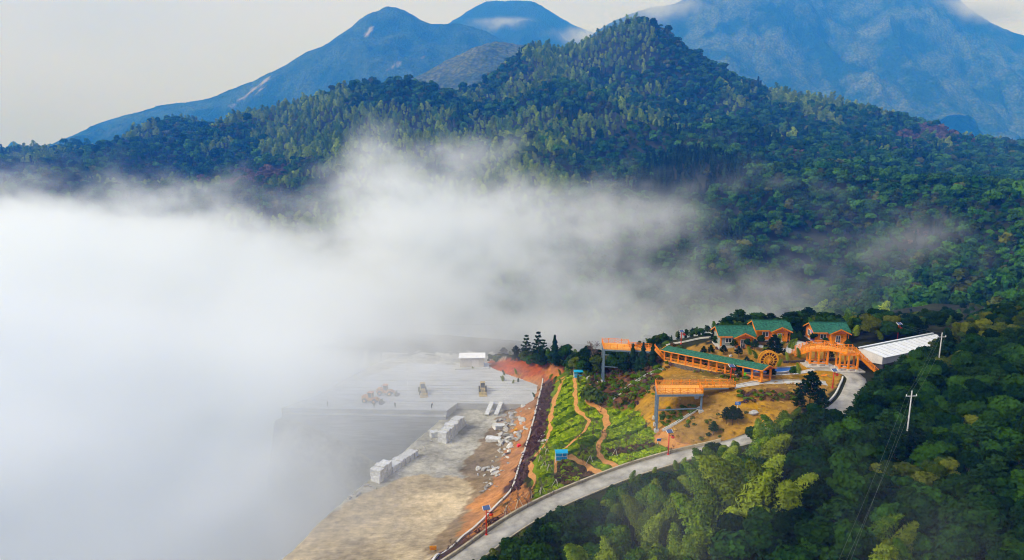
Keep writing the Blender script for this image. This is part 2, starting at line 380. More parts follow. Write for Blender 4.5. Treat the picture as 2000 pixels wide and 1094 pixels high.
# ================================================================== MOUNTAINS
def hill(name, pts, x0, x1, y0, y1, step, rough, col, seed, amp=1.0, clip=None):
    f = TPS(pts, .01); xs = np.arange(x0, x1 + step, step); ys = np.arange(y0, y1 + step, step)
    X, Y = np.meshgrid(xs, ys); Z = f(X, Y)
    Z = Z + rough(X, Y) * amp
    if clip is not None: Z = np.maximum(Z, clip)
    n, m = len(xs), len(ys); ix = np.arange(n * m).reshape(m, n)
    Fq = np.c_[ix[:-1, :-1].ravel(), ix[:-1, 1:].ravel(), ix[1:, 1:].ravel(), ix[1:, :-1].ravel()]
    me = mesh_np(name, np.c_[X.ravel(), Y.ravel(), Z.ravel()], Fq, None, True)
    o = tag(link(bpy.data.objects.new(name, me)), kind='structure')
    return o, X, Y, Z
KS = 1.5
def pd(px, py, d): p = PD(px, py, d * KS); return tuple(p)
MIDH = [pd(*a) for a in [
 (1250,70,1250),(1190,90,1200),(1110,125,1150),(1320,108,1250),(1400,155,1240),(1480,185,1230),(1020,170,1130),(900,170,1080),(830,170,1060),(760,196,1030),(680,212,1000),(615,236,960),
 (1540,195,1230),(1620,205,1220),(1700,228,1180),(1800,268,1100),(1900,302,1000),(2000,336,930),(2150,370,900),
 (640,300,800),(800,260,860),(1000,250,870),(1200,210,960),(1250,140,1090),(1100,350,650),(1300,350,660),(1500,300,800),(1400,230,960),(1700,340,720),(1600,270,930),(1850,350,720),
 (700,400,600),(560,330,800),(850,340,680),(1000,430,520),(1200,450,480),(1400,470,450),(1600,480,470),(1550,400,560),(1700,600,340),(1700,500,430),(1500,560,390),(1400,560,380),(1250,560,400),(1100,560,420),(1620,620,325),
 (1800,440,520),(2000,560,300),(1950,600,270),(2150,500,380),
 (480,340,880),(380,360,860),(200,380,820),(0,400,800),(-150,400,800),(560,290,960),(430,300,1020),
 (580,232,1330),(510,226,1340),(420,255,1330),(300,265,1330),(170,272,1290),(80,295,1240),(0,312,1200),(-150,345,1150),(-350,400,1100),(300,310,1120),(120,330,1060)]]
MIDH += [(x * KS, y * KS, 88 + (z - 88) * KS) for x, y, z in [(-1100,700,0),(-600,560,10),(-300,470,0),(-100,440,0),(60,420,-5),(150,380,-14),(-300,380,-40),(-600,380,-40),(0,370,-30),(340,330,50),
         (-800,1700,60),(-400,1750,60),(0,1650,120),(300,1700,120),(700,1650,80),(1000,1500,40),(-1200,1500,10),(1100,1000,80),(1000,700,70),(700,500,60)]]
MIDH += [(250,130,50),(260,180,47),(265,230,44),(250,300,22),(230,360,-4),(100,380,-40),(-100,380,-50),(400,200,60),(330,420,10)]
for a in ((2030,400,365),(1960,440,355),(1890,490,350),(1820,545,345),(1750,600,340)):      # a nearer spur coming down from the right
    p_ = pd(*a); MIDH.append(p_); MIDH.append((p_[0] * 1.06 - 25, p_[1] + 150, p_[2] - 34))
def ridg(X, Y, s, k):
    n = 1 - np.abs(fbm(X / k, Y / k, 4, s)); return n
midfn = lambda X, Y: fbm(X / 220, Y / 220, 4, 3) * 16 + (ridg(X * 1.0 + .25 * Y, Y * .45 - .1 * X, 12, 330) - .72) * 120 + (ridg(X, Y, 15, 160) - .75) * 22
mat_floor = mat('forest_floor', (.012,.022,.008), .95, .3, .08, col2=(.022,.024,.012))
def under_site(X, Y):
    k = np.minimum(np.minimum(X + 168, 212 - X), np.minimum(Y - 56, 342 - Y)); return smooth01(k / 14.) * 45
mid_o, MX, MY, MZ = hill('wooded_hill', MIDH, -1900, 1750, 110, 2600, 13, lambda X, Y: midfn(X, Y) * smooth01((Y - 350) / 350) * (1 - .65 * smooth01((X - 380) / 350)) - under_site(X, Y), None, 1)
mid_o.data.materials.append(mat_floor)
# far mountains, one body each; canopy relief is real displacement
def far_body(name, ridge, d, foot, back, ext, step, seed, spur=55, extra=()):
    pts = []
    for px, py in ridge:
        p = PD(px, py, d); pts.append(tuple(p))
        for k, zf in ((.93, .80), (.83, .52), (.70, .22)):
            q = PD(px, py, d * k); pts.append((p[0] * (k + .0), p[1] - (1 - k) * d * .8, foot + (p[2] - foot) * zf))
        pts.append((p[0] * 1.05, p[1] + d * .12, foot + (p[2] - foot) * .55)); pts.append((p[0] * 1.1, p[1] + d * .25, foot))
    pts += list(extra)
    A = np.array(pts); x0, x1 = A[:, 0].min() - ext, A[:, 0].max() + ext; y0, y1 = A[:, 1].min() - 50, A[:, 1].max()
    R = np.array([PD(px, py, d) for px, py in ridge])
    def rough(X, Y):
        yr = np.interp(X, R[:, 0], R[:, 1]); near = smooth01(np.abs(Y - yr) / 620.)
        can = fbm(X / 38, Y / 38, 3, seed + 5, .7)
        return ((ridg(X, Y * .55, seed, 760) - .78) * spur * 2.6 + (ridg(X, Y, seed + 3, 280) - .75) * spur * .7) * near + can * 11 + fbm(X / 240, Y / 240, 3, seed + 9) * 24
    o, X, Y, Z = hill(name, pts, x0, x1, y0, y1, step, rough, None, seed, clip=foot - 40)
    return o
def mountain_mat(name, c1, c2, rock=None, seed=0):
    m = bpy.data.materials.new(name); m.use_nodes = True; t = m.node_tree; N = t.nodes; l = t.links.new; b = N['Principled BSDF']
    b.inputs['Roughness'].default_value = .95; b.inputs['Specular IOR Level'].default_value = .05
    tc = N.new('ShaderNodeTexCoord')
    n = N.new('ShaderNodeTexNoise'); n.inputs['Scale'].default_value = .0027; n.inputs['Detail'].default_value = 8; n.inputs['Roughness'].default_value = .7
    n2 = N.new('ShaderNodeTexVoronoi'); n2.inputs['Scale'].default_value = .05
    l(tc.outputs['Object'], n.inputs['Vector']); l(tc.outputs['Object'], n2.inputs['Vector'])
    r = N.new('ShaderNodeValToRGB'); r.color_ramp.elements[0].position = .42; r.color_ramp.elements[1].position = .62
    r.color_ramp.elements[0].color = (*c1, 1); r.color_ramp.elements[1].color = (*c2, 1); l(n.outputs['Fac'], r.inputs['Fac'])
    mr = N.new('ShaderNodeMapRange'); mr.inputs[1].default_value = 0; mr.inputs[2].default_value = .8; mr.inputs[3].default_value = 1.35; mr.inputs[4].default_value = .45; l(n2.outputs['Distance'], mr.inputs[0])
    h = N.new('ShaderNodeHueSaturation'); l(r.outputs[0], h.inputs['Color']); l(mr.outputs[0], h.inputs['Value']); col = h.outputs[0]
    if rock:
        g = N.new('ShaderNodeNewGeometry'); sx = N.new('ShaderNodeAttribute'); sx.attribute_name = 'rock'
        mm = N.new('ShaderNodeMix'); mm.data_type = 'RGBA'; mm.inputs[7].default_value = (.62, .55, .47, 1)
        l(sx.outputs['Fac'], mm.inputs[0]); l(col, mm.inputs[6]); col = mm.outputs[2]
    l(col, b.inputs['Base Color'])
    bp = N.new('ShaderNodeBump'); bp.inputs['Strength'].default_value = 1; bp.inputs['Distance'].default_value = 9; l(n2.outputs['Distance'], bp.inputs['Height']); bp.invert = True
    l(bp.outputs[0], b.inputs['Normal'])
    return m
far_a = far_body('left_mountain', [(-250,420),(0,335),(130,268),(250,224),(360,201),(480,162),(590,107),(660,70),(720,27),(760,14),(800,27),(830,43),(900,48),(960,70),(1020,100),(1120,150),(1300,260)], 6100, -60, 1, 380, 20, 61, 190)
far_b = far_body('misty_mountain', [(780,110),(880,45),(950,6),(1000,2),(1050,8),(1110,44),(1160,68),(1250,95),(1350,120)], 8000, 60, 1, 450, 30, 81, 170)
far_c = far_body('right_mountain', [(1060,130),(1150,72),(1200,42),(1280,14),(1330,2),(1400,-45),(1500,-90),(1620,-110),(1750,-80),(1850,-22),(1900,20),(2000,70),(2200,140),(2500,250)], 6800, 0, 1, 520, 22, 101, 230)
hill_d = far_body('green_hill', [(600,260),(700,210),(790,160),(850,130),(910,97),(970,83),(1040,93),(1100,112),(1200,150),(1350,210)], 3600, 30, 1, 220, 16, 131, 60)
far_a.data.materials.append(mountain_mat('mountain_forest', (.016,.040,.016), (.06,.095,.03), True))
far_b.data.materials.append(mountain_mat('misty_mountain_forest', (.020,.036,.018), (.03,.045,.02)))
far_c.data.materials.append(mountain_mat('right_mountain_forest', (.018,.045,.016), (.12,.15,.035)))
hill_d.data.materials.append(mountain_mat('bamboo_hill_cover', (.05,.075,.018), (.14,.155,.035)))
# bare rock slides on the left mountain
me = far_a.data; n = len(me.vertices); V = np.empty(n * 3, np.float32); me.vertices.foreach_get('co', V); V = V.reshape(-1, 3)
rx, ry, _ = topx(V[:, 0], V[:, 1], V[:, 2]); rk = np.zeros(n)
for (ax, ay, bx, by, w_) in ((450,210,525,152,3.0),(492,190,518,167,2.0),(716,68,726,54,4.0),(756,138,780,124,2.2),(822,114,832,109,1.5)):
    e = np.array((bx - ax, by - ay), float); t = np.clip(((rx - ax) * e[0] + (ry - ay) * e[1]) / (e @ e), 0, 1)
    d = np.hypot(rx - ax - t * e[0], ry - ay - t * e[1]) + fbm(rx / 6, ry / 6, 2, 4) * 3
    rk = np.maximum(rk, np.clip((w_ - d) / 2.5, 0, 1) * .42)
a = me.attributes.new('rock', 'FLOAT', 'POINT'); a.data.foreach_set('value', rk.astype(np.float32))

b = MB(); b.add([(-9300, -150, -140), (9300, -150, -140), (9300, 10400, -140), (-9300, 10400, -140)], [(0, 1, 2, 3)]); tag(b.build('valley_floor', mat_floor), kind='structure')
# ================================================================== TREES: leaf-clump meshes
def leaf_mat(name, c, c2, rand=.35, huev=.03, patch=1.3):
    m = bpy.data.materials.new(name); m.use_nodes = True; t = m.node_tree; N = t.nodes; l = t.links.new; b = N['Principled BSDF']
    b.inputs['Roughness'].default_value = .75; b.inputs['Specular IOR Level'].default_value = .03
    oi = N.new('ShaderNodeObjectInfo'); tc = N.new('ShaderNodeTexCoord')
    n = N.new('ShaderNodeTexNoise'); n.inputs['Scale'].default_value = patch; n.inputs['Detail'].default_value = 3; l(tc.outputs['Object'], n.inputs['Vector'])
    ad = N.new('ShaderNodeMath'); ad.operation = 'ADD'; l(n.outputs['Fac'], ad.inputs[0])
    sb = N.new('ShaderNodeMath'); sb.operation = 'MULTIPLY_ADD'; l(oi.outputs['Random'], sb.inputs[0]); sb.inputs[1].default_value = .7; sb.inputs[2].default_value = -.35; l(sb.outputs[0], ad.inputs[1])
    r = N.new('ShaderNodeValToRGB'); r.color_ramp.elements[0].position = .28; r.color_ramp.elements[1].position = .78
    r.color_ramp.elements[0].color = (*c, 1); r.color_ramp.elements[1].color = (*c2, 1); l(ad.outputs[0], r.inputs['Fac'])
    h = N.new('ShaderNodeHueSaturation'); l(r.outputs[0], h.inputs['Color'])
    mr = N.new('ShaderNodeMapRange'); mr.inputs[3].default_value = 1 - rand; mr.inputs[4].default_value = 1 + rand
    fr = N.new('ShaderNodeMath'); fr.operation = 'FRACT'; ml = N.new('ShaderNodeMath'); ml.operation = 'MULTIPLY'; ml.inputs[1].default_value = 17.31
    l(oi.outputs['Random'], ml.inputs[0]); l(ml.outputs[0], fr.inputs[0]); l(fr.outputs[0], mr.inputs[0]); l(mr.outputs[0], h.inputs['Value'])
    l(h.outputs[0], b.inputs['Base Color'])
    return m
M_BARK = mat('bark', (.11, .085, .06), .9, .25, 6, .4)
M_CULM = mat('bamboo_culm', (.16, .17, .07), .6, .2, 3)
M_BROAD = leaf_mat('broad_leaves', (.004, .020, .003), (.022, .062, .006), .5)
M_OLIVE = leaf_mat('olive_leaves', (.028, .052, .005), (.09, .105, .012))
M_BAMB = leaf_mat('bamboo_leaves', (.040, .095, .007), (.165, .215, .016), .45)
M_BAMBF = leaf_mat('hill_bamboo_leaves', (.06, .145, .006), (.23, .32, .016), .35)
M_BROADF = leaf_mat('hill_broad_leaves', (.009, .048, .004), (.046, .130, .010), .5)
M_PINE = leaf_mat('pine_needles', (.005, .020, .006), (.020, .052, .010))
M_FIR = leaf_mat('fir_needles', (.007, .026, .012), (.020, .050, .017))
M_BARE = leaf_mat('bare_twigs', (.085, .055, .045), (.16, .11, .085), .25)
M_BUSH = leaf_mat('bush_leaves', (.025, .055, .012), (.075, .10, .02))
M_DRY = leaf_mat('dry_scrub', (.075, .045, .022), (.15, .085, .035))

def quads(C, Nn, size, asp=1.0, up=None, r=RNG, tri=False):
    """one leaf clump per row: centre, facing, size"""
    n = len(C); Nn = Nn / np.maximum(np.linalg.norm(Nn, axis=1, keepdims=True), 1e-6)
    a = r.normal(size=(n, 3)) if up is None else np.tile(up, (n, 1)) + r.normal(size=(n, 3)) * .25
    U = np.cross(Nn, a); U /= np.maximum(np.linalg.norm(U, axis=1, keepdims=True), 1e-6); W = np.cross(Nn, U)
    s = (np.asarray(size) * np.ones(n))[:, None] / 2
    U = U * s; W = W * s * asp
    V = np.stack([C - U - W * .6, C + U * .7 - W, C + U + W * .7, C - U * .6 + W], 1).reshape(-1, 3)
    return V, np.arange(4 * n).reshape(n, 4)
def shell(n, c, rad, r=RNG, lo=.75, upper=-.35):
    d = r.normal(size=(n * 2, 3)); d /= np.linalg.norm(d, axis=1, keepdims=True); d = d[d[:, 2] > upper][:n]
    return np.asarray(c) + d * np.asarray(rad) * r.uniform(lo, 1.05, (len(d), 1)), d
def join(parts):
    V = []; F = []; k = 0
    for v, f in parts: V.append(v); F.append(f + k); k += len(v)
    return np.concatenate(V), np.concatenate(F)
def trunk_mesh(name, h, r0, lean=(0, 0), limbs=(), m=None, n=7):
    b = MB(); pts = [Vector((lean[0] * t * t, lean[1] * t * t, h * t)) for t in (0, .25, .5, .75, 1)]
    b.path([p + Vector((0, 0, -.5 if i == 0 else 0)) for i, p in enumerate(pts)], [r0, r0 * .85, r0 * .68, r0 * .48, r0 * .2], n)
    for (a, bb, rr) in limbs: b.tube(a, bb, rr, rr * .35, 5)
    return b.mesh(name, m or M_BARK, True)
def broadleaf(h, w_, lobes, n, leaf, seed, m, flat=.8):
    r = np.random.default_rng(seed); parts = []; limbs = []
    cz = h * .62
    for k in range(lobes):
        a = 2 * PI * k / lobes + r.uniform(-.5, .5); rr = r.uniform(.25, .6) * w_ if k else 0
        z = cz + (r.uniform(-.22, .26) * h if k else .2 * h); R = w_ * r.uniform(.38, .6)
        c = np.array((math.cos(a) * rr, math.sin(a) * rr, z))
        C, d = shell(n // lobes, c, (R, R, R * flat), r)
        v, f = quads(C, d + r.normal(size=d.shape) * .45 + (0, 0, .25), r.uniform(.6, 1.3, len(C)) * leaf, 1, None, r); parts.append((v, f))
        limbs.append(((0, 0, h * .3), tuple(c), .09 * h / 8))
    V, F = join(parts)
    return mesh_np('crown', V, F, m), trunk_mesh('trunk', h * .66, h * .022, (r.uniform(-.3, .3), r.uniform(-.3, .3)), limbs)
def pine(h, w_, tiers, n, leaf, seed, m=None):
    r = np.random.default_rng(seed); parts = []; limbs = []
    for k in range(tiers):
        t = k / max(1, tiers - 1); z = h * (.34 + .62 * t); R = w_ * (1 - .8 * t ** 1.4) * r.uniform(.8, 1.15)
        nb = max(3, int(6 - 2 * t))
        for j in range(nb):
            a = 2 * PI * j / nb + k * 1.1 + r.uniform(-.3, .3); e = np.array((math.cos(a) * R, math.sin(a) * R, z + R * .28))
            limbs.append(((0, 0, z), tuple(e), .05))
            for q in (.5, .78, 1.0):
                c = np.array((0, 0, z)) * (1 - q) + e * q
                C, d = shell(max(4, n // (tiers * nb * 3)), c, np.array((.55, .55, .38)) * (.5 + .5 * R / w_) * w_ / 2.2, r, .3, -.2)
                v, f = quads(C, d * .6 + r.normal(size=d.shape) * .6 + (0, 0, .5), r.uniform(.6, 1.3, len(C)) * leaf, .5, None, r); parts.append((v, f))
    C, d = shell(24, (0, 0, h * .99), (.3, .3, .5), r, .2, -1); parts.append(quads(C, d, leaf, .5, None, r))
    V, F = join(parts)
    return mesh_np('crown', V, F, m or M_PINE), trunk_mesh('trunk', h * .97, h * .018, (r.uniform(-.2, .2), r.uniform(-.2, .2)), limbs)
def fir(h, w_, n, leaf, seed, m=None):
    r = np.random.default_rng(seed); t = r.uniform(0, 1, n) ** .8; z = h * (.08 + .92 * t)
    R = w_ * (1 - t) * (.75 + .25 * np.sin(z * 5.5)) * r.uniform(.35, 1.08, n) + .06; a = r.uniform(0, 2 * PI, n)
    R *= 1 + .22 * np.sin(a * 3 + z * 2)
    C = np.c_[np.cos(a) * R, np.sin(a) * R, z - R * .25]; d = np.c_[np.cos(a), np.sin(a), np.full(n, .9)]
    V, F = quads(C, d + r.normal(size=d.shape) * .35, r.uniform(.6, 1.3, n) * leaf, .7, None, r)
    return mesh_np('crown', V, F, m or M_FIR), trunk_mesh('trunk', h * .97, h * .018)
def bamboo(h, w_, n, leaf, seed, m=None):
    r = np.random.default_rng(seed); az = r.uniform(0, 2 * PI); bend = r.uniform(.12, .3) * h
    def cur(t): return np.c_[np.cos(az) * bend * t ** 3, np.sin(az) * bend * t ** 3, h * (t - .09 * t ** 4)]
    t = r.uniform(.34, 1.0, n); prof = np.sin(np.clip((t - .28) / .74, 0, 1) ** .8 * PI) ** .7 + .10
    a = r.uniform(0, 2 * PI, n); lay = np.round(t * 22) / 22; a = a * .4 + np.floor(r.uniform(0, 5, n)) * 2 * PI / 5 + lay * 40
    R = w_ * prof * r.uniform(.1, 1.05, n)
    base = cur(lay * .6 + t * .4); C = base + np.c_[np.cos(a) * R, np.sin(a) * R, .35 * R - .42 * R * R / max(w_, .1)]
    d = np.c_[np.cos(a), np.sin(a), np.full(n, .8)] + r.normal(size=(n, 3)) * .5
    V, F = quads(C, d, r.uniform(.6, 1.3, n) * leaf, .34, None, r)
    b = MB(); ts = np.linspace(0, 1, 8); pts = cur(ts); pts[0, 2] -= .5
    b.path([Vector(p) for p in pts], list(np.linspace(.055, .012, 8) * h / 10), 5)
    return mesh_np('crown', V, F, m or M_BAMB), b.mesh('culm', M_CULM, True)
def bare(h, w_, n, seed, m=None):
    r = np.random.default_rng(seed); b = MB(); tips = []
    for k in range(9):
        a = r.uniform(0, 2 * PI); z0 = h * r.uniform(.2, .6); e = (math.cos(a) * w_ * r.uniform(.4, 1), math.sin(a) * w_ * r.uniform(.4, 1), z0 + h * r.uniform(.2, .42)); tips.append(np.array(e)); b.tube((0, 0, z0), e, .03, .008, 4)
    parts = []
    for c in tips:
        C, d = shell(max(3, n // 9), c, (w_ * .35, w_ * .35, h * .12), r, .1, -1); v, f = quads(C, r.normal(size=d.shape), r.uniform(.5, 1.1, len(C)) * .5, .12, None, r); parts.append((v, f))
    V, F = join(parts); b.path([(0, 0, -.3), (0, 0, h * .5), (.1, .05, h * .95)], [.07, .045, .012], 5)
    return mesh_np('crown', V, F, m or M_BARE), b.mesh('trunk', M_BARE, True)
def bush(h, w_, n, leaf, seed, m=None):
    r = np.random.default_rng(seed); parts = []
    for k in range(4):
        c = np.array((r.uniform(-.4, .4) * w_, r.uniform(-.4, .4) * w_, h * r.uniform(.3, .55))); C, d = shell(n // 4, c, (w_ * .55, w_ * .55, h * .5), r, .6, -.3)
        parts.append(quads(C, d + r.normal(size=d.shape) * .5, r.uniform(.6, 1.3, len(C)) * leaf, 1, None, r))
    V, F = join(parts); b = MB()
    for k in range(4): b.tube((0, 0, -.2), (r.uniform(-.3, .3) * w_, r.uniform(-.3, .3) * w_, h * .5), .03, .012, 4)
    return mesh_np('crown', V, F, m or M_BUSH), b.mesh('stem', M_BARK)
NEAR = dict(
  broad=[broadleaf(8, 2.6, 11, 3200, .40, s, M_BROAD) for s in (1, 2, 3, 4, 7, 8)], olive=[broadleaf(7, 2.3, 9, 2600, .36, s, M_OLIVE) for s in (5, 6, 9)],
  bamboo=[bamboo(11, 1.5, 2700, .40, s) for s in (11, 12, 13, 14, 15, 16, 17)], pine=[pine(7, 2.2, 8, 3000, .42, s) for s in (21, 22, 23)], tallpine=[pine(12, 2.6, 6, 1500, .6, s) for s in (24, 25)],
  fir=[fir(6, 1.7, 2600, .32, s) for s in (31, 32)], bare=[bare(4, 1.4, 240, s) for s in (41, 42)], bush=[bush(1.6, 1.1, 420, .34, s) for s in (51, 52, 53)], dry=[bush(1.1, .9, 320, .3, s, M_DRY) for s in (54, 55)])
FARP = dict(
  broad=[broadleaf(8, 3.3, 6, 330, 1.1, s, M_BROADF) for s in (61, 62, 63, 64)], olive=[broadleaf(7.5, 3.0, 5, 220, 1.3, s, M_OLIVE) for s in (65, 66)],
  bamboo=[bamboo(10.5, 1.9, 330, 1.0, s, M_BAMBF) for s in (71, 72, 73)], fir=[fir(10, 2.4, 240, 1.1, s) for s in (81, 82)], bare=[broadleaf(6, 2.6, 5, 190, 1.0, s, M_BARE) for s in (85, 86)])
KIND = dict(broad=('broadleaf_tree', 'tree', 'trunk'), olive=('broadleaf_tree', 'tree', 'trunk'), bamboo=('bamboo', 'bamboo', 'culm'), pine=('pine_tree', 'tree', 'trunk'), tallpine=('pine_tree', 'tree', 'trunk'),
            fir=('fir_tree', 'tree', 'trunk'), bare=('bare_sapling', 'sapling', 'trunk'), bush=('shrub', 'shrub', 'stem'), dry=('dry_shrub', 'shrub', 'stem'))
BASEH = dict(broad=8, olive=7, bamboo=11, pine=7, tallpine=12, fir=6, bare=4, bush=1.6, dry=1.1)
BASEW = dict(broad=2.9, olive=2.6, bamboo=1.7, pine=2.3, tallpine=2.6, fir=1.6, bare=1.3, bush=1.2, dry=1.0)
def plant(kind, loc, h, label, group=None, rz=None, var=None, wide=1.0):
    nm, cat, tn = KIND[kind]; pr = NEAR[kind]; cr, tk = pr[random.randrange(len(pr)) if var is None else var % len(pr)]; s = h / BASEH[kind]
    e = empty(nm, loc, random.uniform(0, 2 * PI) if rz is None else rz, label, cat, group); e.scale = (s * wide, s * wide, s)
    link(bpy.data.objects.new('crown', cr), e); link(bpy.data.objects.new(tn, tk), e); return e

# ------------------------------------------------------------------ woods too many to count: instances on points
def far_protos(sets, nm):
    c = bpy.data.collections.new(nm); order = {}; k = 0
    for key in sorted(sets):
        order[key] = []
        for cr, tk in sets[key]:
            o = bpy.data.objects.new('p%03d_%s' % (k, nm), cr); c.objects.link(o); order[key].append(k); k += 1
    return c, order
COL_FAR, ORD_FAR = far_protos(FARP, 'far_crowns')
COL_NEAR, ORD_NEAR = far_protos({k: NEAR[k] for k in ('broad', 'olive', 'bamboo', 'pine', 'bush', 'dry')}, 'near_crowns')
def scatter(name, pts, kinds, scales, coll):
    me = bpy.data.meshes.new(name); V = np.asarray(pts, np.float32); n = len(V); me.vertices.add(n); me.vertices.foreach_set('co', V.ravel())
    a = me.attributes.new('kind', 'INT', 'POINT'); a.data.foreach_set('value', np.asarray(kinds, np.int32))
    a = me.attributes.new('size', 'FLOAT_VECTOR', 'POINT'); a.data.foreach_set('vector', np.asarray(scales, np.float32).ravel())
    a = me.attributes.new('turn', 'FLOAT_VECTOR', 'POINT'); R = np.zeros((n, 3), np.float32); R[:, 2] = RNG.uniform(0, 6.28, n); R[:, :2] = RNG.normal(0, .06, (n, 2)); a.data.foreach_set('vector', R.ravel())
    o = link(bpy.data.objects.new(name, me)); tag(o, kind='stuff')
    ng = bpy.data.node_groups.new(name, 'GeometryNodeTree'); ng.interface.new_socket('Geometry', in_out='INPUT', socket_type='NodeSocketGeometry'); ng.interface.new_socket('Geometry', in_out='OUTPUT', socket_type='NodeSocketGeometry')
    N = ng.nodes; l = ng.links.new; gi = N.new('NodeGroupInput'); go = N.new('NodeGroupOutput')
    mp_ = N.new('GeometryNodeMeshToPoints'); ip = N.new('GeometryNodeInstanceOnPoints'); ci = N.new('GeometryNodeCollectionInfo')
    ci.inputs['Collection'].default_value = coll; ci.inputs['Separate Children'].default_value = True; ci.inputs['Reset Children'].default_value = True
    def at(nm, ty): q = N.new('GeometryNodeInputNamedAttribute'); q.data_type = ty; q.inputs['Name'].default_value = nm; return q.outputs['Attribute']
    ip.inputs['Pick Instance'].default_value = True
    l(gi.outputs[0], mp_.inputs[0]); l(mp_.outputs[0], ip.inputs['Points']); l(ci.outputs[0], ip.inputs['Instance']); l(at('kind', 'INT'), ip.inputs['Instance Index'])
    e2r = N.new('FunctionNodeEulerToRotation'); l(at('turn', 'FLOAT_VECTOR'), e2r.inputs[0]); l(e2r.outputs[0], ip.inputs['Rotation']); l(at('size', 'FLOAT_VECTOR'), ip.inputs['Scale'])
    l(ip.outputs[0], go.inputs[0]); o.modifiers.new('scatter', 'NODES').node_group = ng
    return o
# ================================================================== WOODS ON THE HILLS
def bil(xs0, ys0, st, Z, x, y):
    fx = (x - xs0) / st; fy = (y - ys0) / st; i = np.clip(fx.astype(int), 0, Z.shape[1] - 2); j = np.clip(fy.astype(int), 0, Z.shape[0] - 2); u = fx - i; v = fy - j
    return (Z[j, i] * (1 - u) + Z[j, i + 1] * u) * (1 - v) + (Z[j + 1, i] * (1 - u) + Z[j + 1, i + 1] * u) * v
def hill_wood(name, XX, YY, ZZ, rings):
    st = XX[0, 1] - XX[0, 0]; P_, K_, S_ = [], [], []
    for (y0, y1, sp_, sc) in rings:
        xm = min(y1 * .95 + 60, 1740); xs = np.arange(-min(y1 * .95 + 60, 1890), xm, sp_); ys = np.arange(y0, y1, sp_); X, Y = np.meshgrid(xs, ys); X = X.ravel() + RNG.uniform(-.48, .48, X.size) * sp_; Y = Y.ravel() + RNG.uniform(-.48, .48, Y.size) * sp_
        Z = bil(XX[0, 0], YY[0, 0], st, ZZ, X, Y)
        k = (np.abs(X) < Y * .86 + 40) & ~((X > -166) & (X < 210) & (Y < 340)); X, Y, Z = X[k], Y[k], Z[k]
        px, py, d = topx(X, Y, Z); n = len(X)
        # bamboo stands, bare woods, conifers: by slope and place
        q = fbm(X / 105, Y / 105, 3, 201); f2 = fbm(X / 33, Y / 33, 2, 202)
        bam = -.16 + q * 1.25 + f2 * .2
        def blob(cx, cy, rx_, ry_, g): return g * np.exp(-(((px - cx) / rx_) ** 2 + ((py - cy) / ry_) ** 2))
        bam += blob(700, 260, 160, 60, .8) + blob(1030, 290, 180, 90, .75) + blob(1170, 100, 120, 40, .9) + blob(1290, 200, 60, 45, .8) + blob(1650, 205, 150, 22, 1.3) + blob(560, 285, 90, 35, .7) + blob(100, 315, 90, 22, .8) + blob(480, 230, 150, 22, .35)
        bam -= blob(1600, 430, 330, 130, 1.1) + blob(900, 175, 170, 40, .8) + blob(1330, 110, 70, 60, .5) + blob(1300, 320, 120, 90, .6) + blob(350, 330, 250, 40, .9) + blob(1950, 560, 260, 90, 1.3) + blob(1930, 400, 260, 90, 1.2) + blob(1450, 560, 250, 70, .6)
        br = -.75 + fbm(X / 68, Y / 68, 3, 207) * .9 + blob(470, 350, 170, 28, .8) + blob(1860, 270, 140, 26, 1.1) + blob(1560, 330, 90, 40, .6) + blob(1850, 480, 120, 60, .3)
        cf = -.45 + fbm(X / 60, Y / 60, 2, 211) * .8 + blob(1330, 330, 200, 110, .35)
        u = RNG.uniform(-.09, .09, n); kind = np.empty(n, int); r = RNG.integers(0, 1000, n)
        pick = lambda key: np.array(ORD_FAR[key])[r % len(ORD_FAR[key])]
        kind[:] = np.where(RNG.uniform(size=n) < .16, pick('olive'), pick('broad'))
        kk = cf + u > 0; kind[kk] = pick('fir')[kk]; kk = br + u > 0; kind[kk] = pick('bare')[kk]; kk = bam + u > 0; kind[kk] = pick('bamboo')[kk]
        s = sc * np.clip(RNG.lognormal(0, .30, n), .5, 1.9) * (1 + .25 * fbm(X / 50, Y / 50, 2, 219)); P_.append(np.c_[X, Y, Z - .8]); K_.append(kind); S_.append(np.c_[s, s, s * RNG.uniform(.85, 1.15, n)])
    return scatter(name, np.concatenate(P_), np.concatenate(K_), np.concatenate(S_), COL_FAR)
hill_wood('hill_forest', MX, MY, MZ, [(110, 380, 5.0, .85), (380, 720, 5.9, 1.2), (720, 1140, 7.6, 1.42), (1140, 1580, 10.2, 1.65), (1580, 2200, 12, 1.95)])
